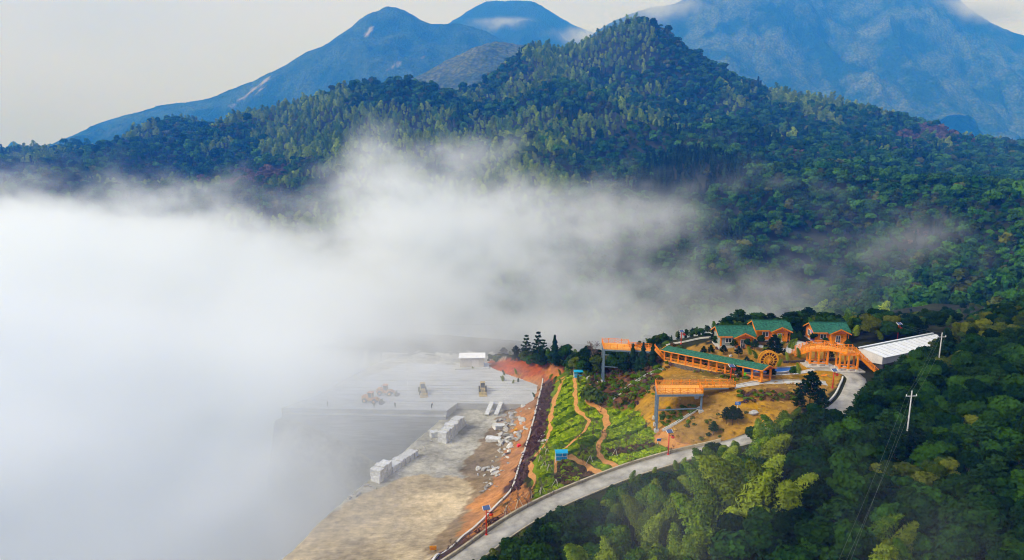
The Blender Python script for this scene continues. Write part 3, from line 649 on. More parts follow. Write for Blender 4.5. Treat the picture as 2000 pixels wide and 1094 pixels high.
# ================================================================== ROAD, PATHS, WALLS
M_ROAD = mat('worn_concrete', (.37, .355, .315), .9, .2, .35, .15, 8)
M_KERB = mat('kerb_concrete', (.42, .36, .25), .9, .15, 1.5, .2, 10)
M_WHITE = mat('pale_concrete', (.62, .60, .55), .85, .1, 1.2, .15, 12)
M_DIRT = mat('orange_dirt', (.56, .27, .075), .95, .2, 1.0, .5, 6, col2=(.40, .17, .045))
M_PAVE = mat('paving', (.50, .49, .46), .9, .12, .8, .15, 6)
def ribbon(name, C, width, lift, m, thick=.0, kind='structure', wob=0.0, zs=None, sub=3):
    C = np.asarray(C); T = np.gradient(C[:, :2], axis=0); T /= np.maximum(np.linalg.norm(T, axis=1, keepdims=True), 1e-6); Nn = np.c_[-T[:, 1], T[:, 0]]
    V = []; n = len(C)
    for i in range(n):
        wl = width * (1 + wob * (vnoise(i * .35, 1.0, 3) - .5) * 2); off = (vnoise(i * .23, 5.0, 8) - .5) * wob * width
        for j in range(sub + 1):
            q = C[i, :2] + Nn[i] * ((j / sub - .5) * wl + off); z = (C[i, 2] if zs else ground_z(q[0], q[1])) + lift
            V.append((q[0], q[1], z))
    k = sub + 1; F_ = [(i * k + j, i * k + j + 1, (i + 1) * k + j + 1, (i + 1) * k + j) for i in range(n - 1) for j in range(sub)]
    V = np.array(V)
    if thick:
        m0 = len(V); V = np.r_[V, V - (0, 0, thick)]
        F_ += [(i * k, (i + 1) * k, m0 + (i + 1) * k, m0 + i * k) for i in range(n - 1)] + [(i * k + sub, m0 + i * k + sub, m0 + (i + 1) * k + sub, (i + 1) * k + sub) for i in range(n - 1)]
    me = mesh_np(name, V, np.array(F_), m); o = link(bpy.data.objects.new(name, me)); tag(o, kind=kind); return o
def offset(C, d):
    C = np.asarray(C); T = np.gradient(C[:, :2], axis=0); T /= np.linalg.norm(T, axis=1, keepdims=True); O = C.copy(); O[:, 0] -= T[:, 1] * d; O[:, 1] += T[:, 0] * d; return O
ribbon('road', ROAD, 3.9, .03, M_ROAD, .35, zs=True)
def wall_run(name, C, w_, h, m, label, cat='wall', sink=.5, piece=None):
    b = MB(); C = np.asarray(C); T = np.gradient(C[:, :2], axis=0); T /= np.maximum(np.linalg.norm(T, axis=1, keepdims=True), 1e-6); Nn = np.c_[-T[:, 1], T[:, 0]] * w_ / 2
    V = []
    for i in range(len(C)):
        for s_, zz in ((-1, -sink), (1, -sink), (1, h), (-1, h)): V.append((C[i, 0] + s_ * Nn[i, 0], C[i, 1] + s_ * Nn[i, 1], C[i, 2] + zz))
    F_ = [(i * 4 + j, i * 4 + (j + 1) % 4, (i + 1) * 4 + (j + 1) % 4, (i + 1) * 4 + j) for i in range(len(C) - 1) for j in range(4)] + [(0, 1, 2, 3), tuple((len(C) - 1) * 4 + j for j in (3, 2, 1, 0))]
    b.add(V, F_); return tag(b.build(name, m), label, cat)
up = offset(ROAD, 2.18); n1 = len(ROAD)
wall_run('roadside_parapet', up[2:int(n1 * .56)], .35, .55, M_KERB, 'low tan concrete parapet along the uphill edge of the road', 'parapet')
wall_run('road_kerb', offset(ROAD, -2.08)[2:int(n1 * .56)], .22, .10, M_KERB, 'thin concrete kerb on the forest side of the road', 'kerb')
wall_run('road_kerb', offset(ROAD, 2.8)[int(n1 * .74):int(n1 * .93)], .3, .35, M_WHITE, 'pale curved kerb around the bend near the footbridge', 'kerb')
def gline(px, step=1.0, lift=0.0):
    q = catmull([G(*a) for a in px], step)
    for p in q: p[2] = ground_z(p[0], p[1]) + lift
    return q
wall_run('quarry_boundary_wall', gline([(1060,742),(1052,780),(1040,830),(1022,890),(1003,950),(985,975),(960,1000),(925,1035),(895,1060),(850,1092),(835,1110)]), .36, .55, M_WHITE, 'long thin pale wall between quarry yard and tea slope')
for k, (pl, wd) in enumerate([([(1122,738),(1124,770),(1124,795),(1140,812),(1149,822),(1143,840),(1122,860),(1106,876)], 1.0),
        ([(1110,890),(1124,898),(1140,908),(1160,919),(1180,929)], 1.3), ([(1150,752),(1146,766),(1151,780),(1166,797),(1180,810),(1185,826),(1178,850),(1168,876),(1172,892),(1190,905),(1206,918)], 1.5),
        ([(1100,742),(1086,775),(1078,800),(1072,850),(1062,872),(1045,892),(1034,906),(1036,922),(1045,940),(1040,955),(1020,970),(995,985)], 1.3), ([(1086,896),(1084,926)], .6),
        ([(1286,853),(1310,867),(1348,876)], 2.2)]):
    ribbon('dirt_path', gline(pl, .7), wd * .85, .09, M_DIRT, wob=.6)
def channel(name, px, w_, label):
    C = gline(px, .8); b = MB(); e = empty(name, tuple(C[0]), 0, label, 'channel')
    o = Vector(C[0])
    for s_ in (-1, 1):
        b = MB(); O = offset(C, s_ * w_ / 2)
        for i in range(len(O) - 1): b.beam(Vector(O[i]) - o + Vector((0, 0, .12)), Vector(O[i + 1]) - o + Vector((0, 0, .12)), .16, .4)
        b.build('side_wall', M_WHITE, e)
    b = MB()
    for i in range(len(C) - 1): b.beam(Vector(C[i]) - o + Vector((0, 0, .02)), Vector(C[i + 1]) - o + Vector((0, 0, .02)), w_ - .2, .1)
    b.build('bed', mat('mossy_concrete', (.20, .22, .12), .9, .3, 2), e)
channel('drainage_channel', [(1180,792),(1215,766),(1250,742),(1280,726),(1296,721)], .9, 'narrow concrete drainage channel running down the brown slope')
channel('drainage_channel', [(1294,842),(1320,828),(1345,812),(1368,797)], .5, 'short concrete channel on the ground under the lower viewing deck')
# paved walks by the cabins
ribbon('paved_path', gline([(1432,757),(1470,751),(1500,748),(1560,748),(1615,751)], 1), 1.5, .1, M_PAVE)
ribbon('paved_path', gline([(1462,735),(1500,733),(1560,729),(1590,722)], 1), 1.4, .1, M_PAVE)
ribbon('paved_path', gline([(1466,672),(1490,678),(1520,680),(1548,690)], 1), 1.8, .1, M_PAVE)
ribbon('paved_path', gline([(1548,690),(1552,676),(1568,668)], 1), 3.2, .12, M_PAVE)
wall_run('garden_kerb', gline([(1438,753.5),(1470,747),(1500,744.5),(1560,744.5),(1612,747)]), .18, .28, M_WHITE, 'white kerb along the lawn below the water wheel', 'kerb')
wall_run('garden_kerb', gline([(1300,676),(1340,668),(1368,662),(1392,660)]), .2, .4, M_WHITE, 'pale kerb climbing to the leftmost cabin', 'kerb')
wall_run('retaining_wall', gline([(1530,709),(1560,708),(1600,706),(1640,703)]), .4, .5, mat('dark_stone', (.12, .10, .08), .9, .3, 2, .4), 'low dark stone wall at the foot of the yellow lawn behind the footbridge')

# ================================================================== QUARRY
M_GRAN = mat('sawn_granite', (.47, .48, .48), .85, .1, .6, .25, 5, stretch=(.25, 1, 2.5))
M_BLOCK = mat('granite_block', (.60, .61, .61), .8, .13, 1.3, .35, 5, objrand=.12)
M_ROCK = mat('broken_rock', (.46, .45, .43), .85, .2, .9, .5, 4, objrand=.3)
b = MB(); b.prism([tuple(p) for p in SLAB], PIT_Z - 2, 10.0)
tag(b.build('quarry_bench', M_GRAN), kind='structure')
a0, a1 = np.array(SLAB[0]), np.array(SLAB[1]); dirn = (a1 - a0) / np.linalg.norm(a1 - a0); nrm = np.array((dirn[1], -dirn[0]))
b = MB(); b.prism([tuple(a0 + dirn * .8), tuple(a1 - dirn * .2), tuple(a1 - dirn * .2 + nrm * 1.6), tuple(a0 + dirn * .8 + nrm * 1.6)], PIT_Z - 2, 8.7)
tag(b.build('quarry_ledge', M_GRAN), kind='structure')
# saw kerfs: narrow raised strips left between cuts across the bench floor
for k, py in enumerate((743, 752, 757, 763, 770, 783)):
    p0 = P(640 + k * 6, py, 10.0); p1 = P(1035, py + (k % 3), 10.0); b = MB(); b.beam((p0[0], p0[1], 10.03), (p1[0], p1[1], 10.03), .3, .10)
    tag(b.build('cutting_strip', M_GRAN), 'long thin ridge left by the saw across the bench floor', 'ridge', 'saw ridges on the bench floor')
def rock_mesh(seed, n=14, flat=.7, m=None):
    r = np.random.default_rng(seed); bm = bmesh.new(); d = r.normal(size=(n, 3)); d /= np.linalg.norm(d, axis=1, keepdims=True)
    for q in d * (1, r.uniform(.6, .95), flat) * r.uniform(.75, 1.05, (n, 1)): bm.verts.new(q)
    bmesh.ops.convex_hull(bm, input=bm.verts); 
    for v in [v for v in bm.verts if not v.link_faces]: bm.verts.remove(v)
    me = bpy.data.meshes.new('rock'); bm.to_mesh(me); bm.free(); me.materials.append(m or M_ROCK); return me
ROCKS = [rock_mesh(s, 13 + s % 5, .45 + .1 * (s % 4)) for s in range(8)]
def block_mesh(seed, d):
    r = np.random.default_rng(seed); bm = bmesh.new(); bmesh.ops.create_cube(bm, size=1.0); bmesh.ops.subdivide_edges(bm, edges=bm.edges, cuts=2, use_grid_fill=True)
    for v in bm.verts: v.co = Vector((v.co.x * d[0], v.co.y * d[1], v.co.z * d[2] + d[2] / 2)) + Vector(r.normal(size=3) * .045)
    me = bpy.data.meshes.new('granite_block'); bm.to_mesh(me); bm.free(); me.materials.append(M_BLOCK); return me
BLK = [block_mesh(s, (2.7, 1.75, 1.65)) for s in range(5)]
def block(loc, rz, k, label, group, sc=(1, 1, 1)):
    o = bpy.data.objects.new('granite_block', BLK[k % 5]); o.location = loc; o.rotation_euler = (0, 0, rz); o.scale = sc; COL.objects.link(o); return tag(o, label, 'stone block', group)
def row(p0, p1, n, courses, label, group, seed):
    r = np.random.default_rng(seed); A = P(*p0, 8.3); B = P(*p1, 8.3); ang = math.atan2(B[1] - A[1], B[0] - A[0]) - PI / 2
    for i in range(n):
        q = A + (B - A) * i / max(1, n - 1); z = ground_z(q[0], q[1]) - .05; j = r.uniform(-.25, .25)
        for c in range(courses[i] if i < len(courses) else courses[-1]):
            sz = r.uniform(.9, 1.12); block((q[0] + j + r.uniform(-.08, .08), q[1], z), ang + r.uniform(-.07, .07), int(r.integers(0, 5)), label, group, (r.uniform(.85, 1.08), r.uniform(.85, 1.1), sz)); z += 1.65 * sz + .02
row((867,861), (899,829), 9, [2, 2, 2, 2, 2, 2, 2, 2, 1], 'sawn granite block in the tall double row at the pit edge', 'granite blocks in the tall row', 3)
row((735,944), (804,889), 9, [2, 2, 2, 1, 1, 1, 1, 1, 1, 1], 'sawn granite block in the lower row nearest the pit corner', 'granite blocks in the lower row', 4)
q = G(848,853); block(q, .4, 1, 'single granite block just left of the tall block row', None, (.8, 1, 1))
for (px, py, sc, lb, rz) in ((975,836,(1.3,1.1,.7),'big pale slab tilted on the rubble heap',.5),(964,861,(1.5,1.0,.65),'flat pale granite slab lying alone on the yard floor',-.2)):
    q = G(px, py); o = block(q - Vector((0, 0, .1)), rz, 2, lb, None, sc); o.rotation_euler = (.08, .12 if 'tilted' in lb else 0, rz)
for (px, lb) in ((954, 'left of two granite slabs leaning against the bench step'), (972, 'right of two granite slabs leaning against the bench step')):
    t1 = P(px + 5, 787, 10.1); b = MB(); b.beam((t1[0] - 1.2, t1[1] - 5, 8.3), (t1[0] + .3, t1[1] + .2, 10.25), 1.3, .45); tag(b.build('leaning_slab', M_BLOCK), lb, 'stone slab')
r = np.random.default_rng(9)
def rubble(px, py, spread, n, lo, hi, label, group):
    for _ in range(n):
        q = G(px + r.normal() * spread[0], py + r.normal() * spread[1]); s_ = r.uniform(lo, hi) * (1 if r.uniform() < .8 else 1.5)
        o = bpy.data.objects.new('rock', ROCKS[int(r.integers(0, 8))]); o.location = (q.x, q.y, q.z + s_ * .2); o.scale = (s_, s_ * r.uniform(.6, 1), s_ * r.uniform(.5, 1)); o.rotation_euler = tuple(r.uniform(-.5, .5, 2)) + (r.uniform(0, 6.28),)
        COL.objects.link(o); tag(o, label, 'rock', group)
rubble(1000, 828, (13, 14), 60, .5, 1.2, 'broken grey rock in the big rubble heap below the pale wall', 'rocks of the big rubble heap')
rubble(988, 866, (14, 8), 34, .45, 1.2, 'broken grey rock in the heap near the flat pale slab', 'rocks of the middle heap')
rubble(984, 893, (10, 5), 12, .4, .9, 'grey rock in the small group midway down the yard', 'rocks midway down the yard')
rubble(958, 920, (11, 6), 20, .5, 1.0, 'grey rock in the small round pile on tan ground', 'rocks of the small round pile')
rubble(956, 948, (12, 6), 16, .3, .7, 'small stone scattered at the foot of the orange bank', 'stones at the foot of the bank')
for t in np.linspace(0, 1, 26): rubble(845 - 165 * t, 858 + 118 * t, (5, 4), 1, .4, .9, 'rough stone along the brink of the pit', 'stones along the pit brink')
rubble(1059, 868, (5, 10), 14, .3, .7, 'pale stone in the gully beside the orange path', 'stones in the gully')
rubble(1162, 738, (8, 6), 16, .4, .9, 'pale stone heaped beside the tall steel tower', 'stones beside the tall tower')
rubble(1010, 800, (30, 3), 10, .4, .8, 'dark stone at the foot of the bench step', 'stones at the bench step')
q = G(1472, 810); o = bpy.data.objects.new('boulder', ROCKS[3]); o.location = (q.x, q.y, q.z + .4); o.scale = (1.1, .8, .8); COL.objects.link(o); tag(o, 'pale grey boulder on the lawn edge above the trees', 'boulder')
# quarry shed
p = P(922, 719, 10.0); e = empty('quarry_shed', (p[0], p[1], 10.0), .03, 'white shed with flat pale roof at the head of the quarry', 'shed')
M_SHEDW = mat('shed_wall', (.58, .54, .50), .8, .08, .7); M_SHEDR = mat('white_sheet', (.78, .79, .80), .5, .05, .8)
b = MB(); b.box((0, 2, 1.6), (8.4, 4, 3.6)); b.build('wall', M_SHEDW, e)
b = MB(); b.extrude([(-4.7, -.6, 3.75), (-4.7, 4.6, 4.1), (-4.7, 4.6, 4.25), (-4.7, -.6, 3.9)], (9.4, 0, 0)); b.build('roof', M_SHEDR, e)
b = MB(); b.box((1.2, -.03, 1.5), (2.4, .08, 2.8)); b.build('door', mat('shed_door', (.66, .62, .58), .7, .05), e)
b = MB(); b.box((0, 1.5, .1), (12, 6, .5)); b.build('footing', M_GRAN, e)
# ================================================================== TIMBER BUILDINGS
M_WOOD = mat('orange_timber', (.86, .27, .010), .6, .22, 2.0, .2, 8, stretch=(1, 1, 6), spec=.15)
M_TRIM = mat('orange_trim', (.88, .27, .008), .55, .1, 2.5, .1, 10)
M_PLANK = mat('honey_decking', (.86, .40, .07), .7, .16, 1.2, .25, 8, stretch=(8, 1, 1))
M_REDW = mat('red_brown_timber', (.42, .075, .018), .65, .2, 2)
M_ROOF = mat('green_shingles', (.020, .125, .075), .75, .32, 2.2, .5, 9, spec=.25)
M_GLASS = mat('window_glass', (.05, .065, .08), .12, .15, 1, spec=.6)
M_FRAME = mat('white_frame', (.82, .82, .80), .5, .03)
M_PANEL = mat('grey_green_panel', (.30, .35, .31), .7, .18, 4, .2, 10, stretch=(6, 6, .5))
M_STEEL = mat('blue_grey_steel', (.135, .20, .27), .45, .12, 1.5, spec=.4)
M_PLINTH = mat('stone_plinth', (.50, .48, .44), .9, .12, 1.5, .2)
def window(par, c, w_, h, face='y', m=None, bars=1):
    """framed window on a wall facing -y (face y) or -x (face x)"""
    o = MB(); t = .07; X, Y, Z = c
    def bx(b, u, v, du, dv, dep, off):
        if face == 'y': b.box((X + u, Y - off, Z + v), (du, dep, dv))
        else: b.box((X - off, Y + u, Z + v), (dep, du, dv))
    bx(o, 0, 0, w_ - .1, h - .1, .05, .01); win = o.build('window', m or M_GLASS, par)
    f = MB()
    for s_ in (-1, 1): bx(f, s_ * (w_ / 2 - t / 2), 0, t * 1.4, h, .12, .05); bx(f, 0, s_ * (h / 2 - t / 2), w_, t * 1.4, .12, .052)
    for k in range(bars): bx(f, (k + 1) * w_ / (bars + 1) - w_ / 2, 0, t, h, .10, .054)
    f.build('frame', M_FRAME, win)
    for k in range(bars + 1):
        g_ = MB(); u = (k + .5) * w_ / (bars + 1) - w_ / 2; bx(g_, u, 0, w_ / (bars + 1) - .12, h - .2, .02, .045); g_.build('pane', M_GLASS if m is None else m, win)
    return win
def gable(b, x0, x1, y0, y1, ze, rise, th, axis):
    """two roof slopes; axis = direction of the ridge"""
    if axis == 'x':
        ym = (y0 + y1) / 2
        for (ya, yb) in ((y0, ym), (y1, ym)): b.extrude([(x0, ya, ze), (x0, yb, ze + rise), (x0, yb, ze + rise + th), (x0, ya, ze + th)], (x1 - x0, 0, 0))
    else:
        xm = (x0 + x1) / 2
        for (xa, xb) in ((x0, xm), (x1, xm)): b.extrude([(xa, y0, ze), (xb, y0, ze + rise), (xb, y0, ze + rise + th), (xa, y0, ze + th)], (0, y1 - y0, 0))
def cabin(px, py, z, rz, label, panels=False, banner=False, lowdoor=False):
    p = P(px, py, z); e = empty('log_cabin', (p[0], p[1], z), rz, label, 'cabin'); W, D, H = 8.0, 5.6, 2.75
    # x runs along the front; the front faces -y; origin = front left corner
    b = MB(); b.box((W / 2, D / 2 + .0, .1), (W + .7, D + .9, .9)); b.box((5.6, -.9, .05), (4.8, 1.8, .8)); b.build('plinth', M_PLINTH, e)
    b = MB(); b.extrude([(0, 0, .5), (0, D, .5), (0, D, .5 + H), (0, D / 2, .5 + H + 1.45), (0, 0, .5 + H)], (W - .02, 0, 0)); wl = b.build('wall', M_WOOD, e)
    b = MB()                                         # projecting log courses
    for k in range(9):
        zz = .68 + k * .29; b.box((1.7, -.03, zz), (3.3, .07, .22)); b.box((-.03, D / 2, zz), (.07, D - .1, .22))
    if not panels: b.build('log', M_WOOD, wl)
    b = MB(); b.extrude([(3.5, -1.3, .5), (7.0, -1.3, .5), (7.0, -1.3, .5 + H), (5.25, -1.3, .5 + H + .95), (3.5, -1.3, .5 + H)], (0, 1.28, 0)); b.build('porch_wall', M_WOOD, e)
    if panels:
        for (x0, x1) in ((.35, 1.15), (2.75, 3.42)):
            b = MB(); b.box(((x0 + x1) / 2, -.05, 1.9), (x1 - x0, .08, 2.5)); b.build('cladding_panel', M_PANEL, e)
        b = MB(); b.box((1.95, -.05, 1.05), (1.5, .08, .8)); b.build('cladding_panel', M_PANEL, e)
        for (y0, y1) in ((.3, 2.1), (2.4, 3.7), (4.0, 5.3)):
            b = MB(); b.box((-.05, (y0 + y1) / 2, 1.9), (.08, y1 - y0, 2.5)); b.build('cladding_panel', M_PANEL, e)
    else: window(e, (-.07, 3.6, 2.1), 1.5, 1.5, 'x')
    window(e, (1.95, -.08, 2.05), 1.55, 1.25)
    # corner posts
    for (x, y) in ((0, 0), (0, D), (3.5, -1.3), (7.0, -1.3)):
        b = MB(); b.box((x, y, .5 + H / 2), (.22, .22, H)); b.build('corner_post', M_TRIM, e)
    b = MB(); b.box((7.75, -1.25, .5 + H / 2), (.14, .14, H)); b.build('porch_post', M_TRIM, e)
    # door with four panes
    d = MB(); d.box((5.15, -1.33, 1.55), (1.15, .08, 2.1)); dr = d.build('door', M_FRAME, e)
    for i in (-1, 1):
        for j, hh in ((-.48, .75), (.45, .95)):
            g_ = MB(); g_.box((5.15 + i * .27, -1.38, 1.55 + j), (.42, .03, hh)); g_.build('pane', M_GLASS, dr)
    b = MB(); b.box((6.05, -1.42, 2.25), (.16, .14, .42)); b.build('wall_lamp', mat('lamp_black', (.02, .02, .02), .5, .1), e)
    # roofs
    ro = MB(); gable(ro, -.75, W + .75, -.6, D + .6, .5 + H - .12, 1.75, .13, 'x'); rf = ro.build('roof', M_ROOF, e)
    b = MB(); b.beam((-.75, D / 2, .5 + H + 1.77), (W + .75, D / 2, .5 + H + 1.77), .3, .1); b.build('ridge_cap', M_ROOF, rf)
    pr = MB(); gable(pr, 2.75, 8.15, -1.95, 2.2, .5 + H - .14, 1.28, .12, 'y'); pr.build('porch_roof', M_ROOF, e)
    f = MB()                                         # orange bargeboards and eaves
    for (ya, yb) in ((-.6, D / 2), (D + .6, D / 2)): f.extrude([(-.79, ya, .5 + H - .34), (-.79, yb, .5 + H + 1.41), (-.79, yb, .5 + H + 1.66), (-.79, ya, .5 + H - .06)], (.09, 0, 0))
    f.beam((-.7, -.63, .5 + H - .2), (2.9, -.63, .5 + H - .2), .08, .26); f.build('fascia', M_TRIM, e)
    f = MB()
    for s_ in (-1, 1): f.extrude([(5.45 + s_ * 2.74, -2.0, .5 + H - .40), (5.45, -2.0, .5 + H + .90), (5.45, -2.0, .5 + H + 1.18), (5.45 + s_ * 2.74, -2.0, .5 + H - .10)], (0, .1, 0))
    f.build('porch_fascia', M_TRIM, e)
    g_ = MB(); g_.beam((3.4, -1.9, .5 + H + .0), (7.5, -1.9, .5 + H + .0), .12, .14); g_.beam((5.45, -1.9, .5 + H + .05), (5.45, -1.9, .5 + H + .95), .12)
    for s_ in (-1, 1): g_.beam((5.45, -1.9, .5 + H + .1), (5.45 + s_ * 1.0, -1.9, .5 + H + .62), .1); g_.beam((5.45 + s_ * 1.2, -1.9, .5 + H + .05), (5.45 + s_ * 1.2, -1.9, .5 + H + .5), .08)
    g_.build('porch_truss', M_REDW, e)
    if banner:
        b = MB(); b.box((-.3, .9, 1.95), (.06, 2.6, 2.7), .0); b.build('banner', M_BANNER, e)
    return e
def banner_mat():
    m = bpy.data.materials.new('printed_banner'); m.use_nodes = True; t = m.node_tree; N = t.nodes; l = t.links.new; b = N['Principled BSDF']; b.inputs['Roughness'].default_value = .5
    tc = N.new('ShaderNodeTexCoord'); sx = N.new('ShaderNodeSeparateXYZ'); l(tc.outputs['Generated'], sx.inputs[0])
    n = N.new('ShaderNodeTexNoise'); n.inputs['Scale'].default_value = 3; l(tc.outputs['Generated'], n.inputs['Vector'])
    a = N.new('ShaderNodeMath'); a.operation = 'MULTIPLY_ADD'; a.inputs[1].default_value = .25; l(n.outputs['Fac'], a.inputs[0]); l(sx.outputs['Z'], a.inputs[2])
    r = N.new('ShaderNodeValToRGB'); E = r.color_ramp.elements; E[0].position = .1; E[0].color = (.10, .08, .30, 1); E[1].position = 1.0; E[1].color = (.35, .22, .6, 1)
    for p_, c_ in ((.35, (.16, .09, .36)), (.47, (.65, .04, .08)), (.56, (.75, .22, .02)), (.74, (.80, .42, .05)), (.86, (.40, .30, .62))): q_ = E.new(p_); q_.color = (*c_, 1)
    l(a.outputs[0], r.inputs['Fac']); l(r.outputs[0], b.inputs['Base Color']); return m
M_BANNER = banner_mat()
cabin(1406.5, 680, 37.7, .0, 'leftmost orange log cabin, with grey panels around its front window', panels=True)
cabin(1478.5, 667.5, 38.0, -.02, 'middle orange log cabin, with plain timber front and white window')
cabin(1591, 672, 38.0, -.02, 'rightmost orange log cabin, with a purple and yellow banner on its side', banner=True)

# ---------------------------------------------------------------- railings
def railing(par, A, B, m, h=1.1, bay=1.7, cross=True, sub=True):
    A = Vector(A); B = Vector(B); n = max(1, round((B - A).length / bay)); up = Vector((0, 0, 1)); b = MB()
    b.beam(A + up * h, B + up * h, .11, .09); b.beam(A + up * .18, B + up * .18, .07, .07); b.beam(A + up * (h * .72), B + up * (h * .72), .06, .06)
    for i in range(n):
        p, q = A + (B - A) * i / n, A + (B - A) * (i + 1) / n
        if cross: b.beam(p + up * .2, q + up * (h * .7), .055, .045); b.beam(p + up * (h * .7), q + up * .2, .055, .05)
    r = b.build('railing', m, par)
    pm = MB(); pm.box((0, 0, (h + .15) / 2), (.13, .13, h + .15)); pme = pm.mesh('post', m)
    for i in range(n + 1):
        o = link(bpy.data.objects.new('post', pme), r); o.location = A + (B - A) * i / n
    return r
def slab(par, name, corners, th, m):
    b = MB(); V = [Vector(c) for c in corners]; b.extrude(V, (0, 0, -th)); return b.build(name, m, par)
def V3(p): return Vector((float(p[0]), float(p[1]), float(p[2])))

# ---------------------------------------------------------------- lower viewing deck on steel legs
ZD = 37.6
FL, FR, BR, BL = [V3(P(*a)) for a in ((1284,769.5,ZD), (1373,768.5,ZD), (1363,752,ZD), (1280,752.5,ZD))]
base = V3((FL.x, FL.y, 0)); e = empty('lower_viewing_deck', base, 0, 'square orange viewing deck on blue-grey steel legs below the covered walkway', 'viewing deck')
L_ = lambda v: v - base
slab(e, 'floor', [L_(v) for v in (FL, FR, BR, BL)], .16, M_PLANK)
b = MB(); dn = Vector((0, 0, -.36))
for (p, q) in ((FL, FR), (FR, BR), (BR, BL), (BL, FL)): b.beam(L_(p + dn), L_(q + dn), .3, .4)
for t in (.25, .5, .75): b.beam(L_(FL.lerp(FR, t) + dn), L_(BL.lerp(BR, t) + dn), .2, .3)
b.build('floor_frame', M_STEEL, e)
C1 = V3(P(1421, 752.5, ZD)); wv = (BR - FR).normalized() * 1.7
bB = BR.copy(); bA = BR - wv; cB = V3((C1.x, C1.y, ZD)) + wv * .3; cA = cB - wv
slab(e, 'gangway', [L_(v) for v in (bA, cA, cB, bB)], .16, M_PLANK)
gE = G(1436, 758); gA = cA + (Vector((gE.x, gE.y, 37.2)) - cA); gB = gA + (cB - cA)
slab(e, 'ramp', [L_(v) for v in (cA, gA, gB, cB)], .14, M_PLANK)
b = MB()
for s_ in (0, 1): p, q = ((bA, cA), (bB, cB))[s_]; b.beam(L_(p + dn * .8), L_(q + dn * .8), .14, .26)
b.build('gangway_beam', M_STEEL, e)
for (p, q) in ((FL, FR), (BL, FL), (BL, BR), (FR, bA), (bA, cA), (bB, cB), (cA, gA), (cB, gB)): railing(e, L_(p), L_(q), M_TRIM)
def leg(par, top, gz, w_=.34, foot=True):
    b = MB(); b.beam((top.x, top.y, gz - .3), (top.x, top.y, top.z), w_, w_, up=(0, 1, 0)); o = b.build('leg', M_STEEL, par)
    if foot: f = MB(); f.box((top.x, top.y, gz + .1), (.9, .9, .7)); f.build('footing', M_PLINTH, o)
tops = {}
for nm, v in (('fl', FL), ('fr', FR), ('br', BR), ('bl', BL), ('ml', FL.lerp(BL, .5))):
    v = v + Vector((.18 if nm[1] == 'l' else -.18, .2 if nm[0] == 'f' else -.2 if nm[0] == 'b' else 0, -.5)); gz = ground_z(v.x, v.y); tops[nm] = (v, gz); leg(e, L_(v), gz)
def at(nm, z): v, gz = tops[nm]; return L_(Vector((v.x, v.y, z)))
def brace(p, q, w_=.2): b = MB(); b.beam(p, q, w_, w_); b.build('brace', M_STEEL, e)
brace(at('fl', 34.0), at('fr', 34.3)); brace(at('bl', 35.4), at('br', 35.4)); brace(at('fl', 34.2), at('bl', 34.2)); brace(at('fl', 34.4), at('ml', 36.9)); brace(at('ml', 36.9), at('bl', 34.4)); brace(at('fl', 34.0), at('ml', 31.0)); brace(at('bl', 34.0), at('ml', 31.0))

# ---------------------------------------------------------------- upper viewing deck
ZU = 34.6
FL, FM, BL = [V3(P(*a)) for a in ((1179.5,681,ZU), (1232,684,ZU), (1175.5,669,ZU))]
BM = FM + (BL - FL); EN = V3(P(1282, 686.5, ZU)); wv = (BM - FM).normalized() * 2.2; EB = EN + wv
base = V3((FL.x, FL.y, 0)); e = empty('upper_viewing_deck', base, 0, 'high orange viewing deck on a tall steel tower left of the covered walkway', 'viewing deck')
slab(e, 'floor', [L_(v) for v in (FL, FM, BM, BL)], .16, M_PLANK)
bb = FM + (BM - FM) * .55; ba = bb - wv
slab(e, 'gangway', [L_(v) for v in (ba, EN, EB, bb)], .16, M_PLANK)
b = MB()
for (p, q) in ((FL, FM), (FM, BM), (BM, BL), (BL, FL), (ba, EN), (bb, EB)): b.beam(L_(p + dn), L_(q + dn), .26, .4)
b.build('floor_frame', M_STEEL, e)
for (p, q) in ((FL, FM), (BL, FL), (BL, BM), (FM, ba), (BM, bb), (ba, EN), (bb, EB)): railing(e, L_(p), L_(q), M_TRIM, 1.25)
tops = {}
for nm, v in (('fl', FL), ('fm', FM), ('bm', BM), ('bl', BL), ('ml', FL.lerp(BL, .5))):
    v = v + Vector((.18 if nm[1] == 'l' else -.18, .2 if nm[0] == 'f' else -.2 if nm[0] == 'b' else 0, -.5)); gz = ground_z(v.x, v.y); tops[nm] = (v, gz); leg(e, L_(v), gz)
brace(at('fl', 29.6), at('fm', 29.6)); brace(at('bl', 31.2), at('bm', 31.2)); brace(at('fl', 29.6), at('bl', 29.6)); brace(at('fl', 30), at('ml', 27)); brace(at('ml', 33.8), at('fl', 31)); brace(at('ml', 33.8), at('bl', 31)); brace(at('fl', 26), at('ml', 29.5))
# stair from the gangway down to the walkway
WL = V3(P(1297, 704, 33.0)); WR = V3(P(1487, 746, 37.55))
sx = (WL - EN); sx.z = 0
st = Vector((sx.y, -sx.x, 0)).normalized() * -1.0
b = MB(); n = 12
for i in range(n):
    t = (i + .5) / n; c = (EN + EB) / 2; c = c.lerp(Vector((WL.x, WL.y + 1.0, 33.1)), t); b.box(L_(c), (.5, 2.0, .09), .0)
b.build('stair_treads', M_PLANK, e)
for s_ in (-1, 1):
    p = (EN, EB)[s_ > 0]; q = Vector((WL.x, WL.y + 1.0 + s_ * 1.0, 33.1)); b = MB(); b.beam(L_(p), L_(q), .12, .4); b.build('stringer', M_TRIM, e); railing(e, L_(p), L_(q), M_TRIM, 1.1, 1.2)

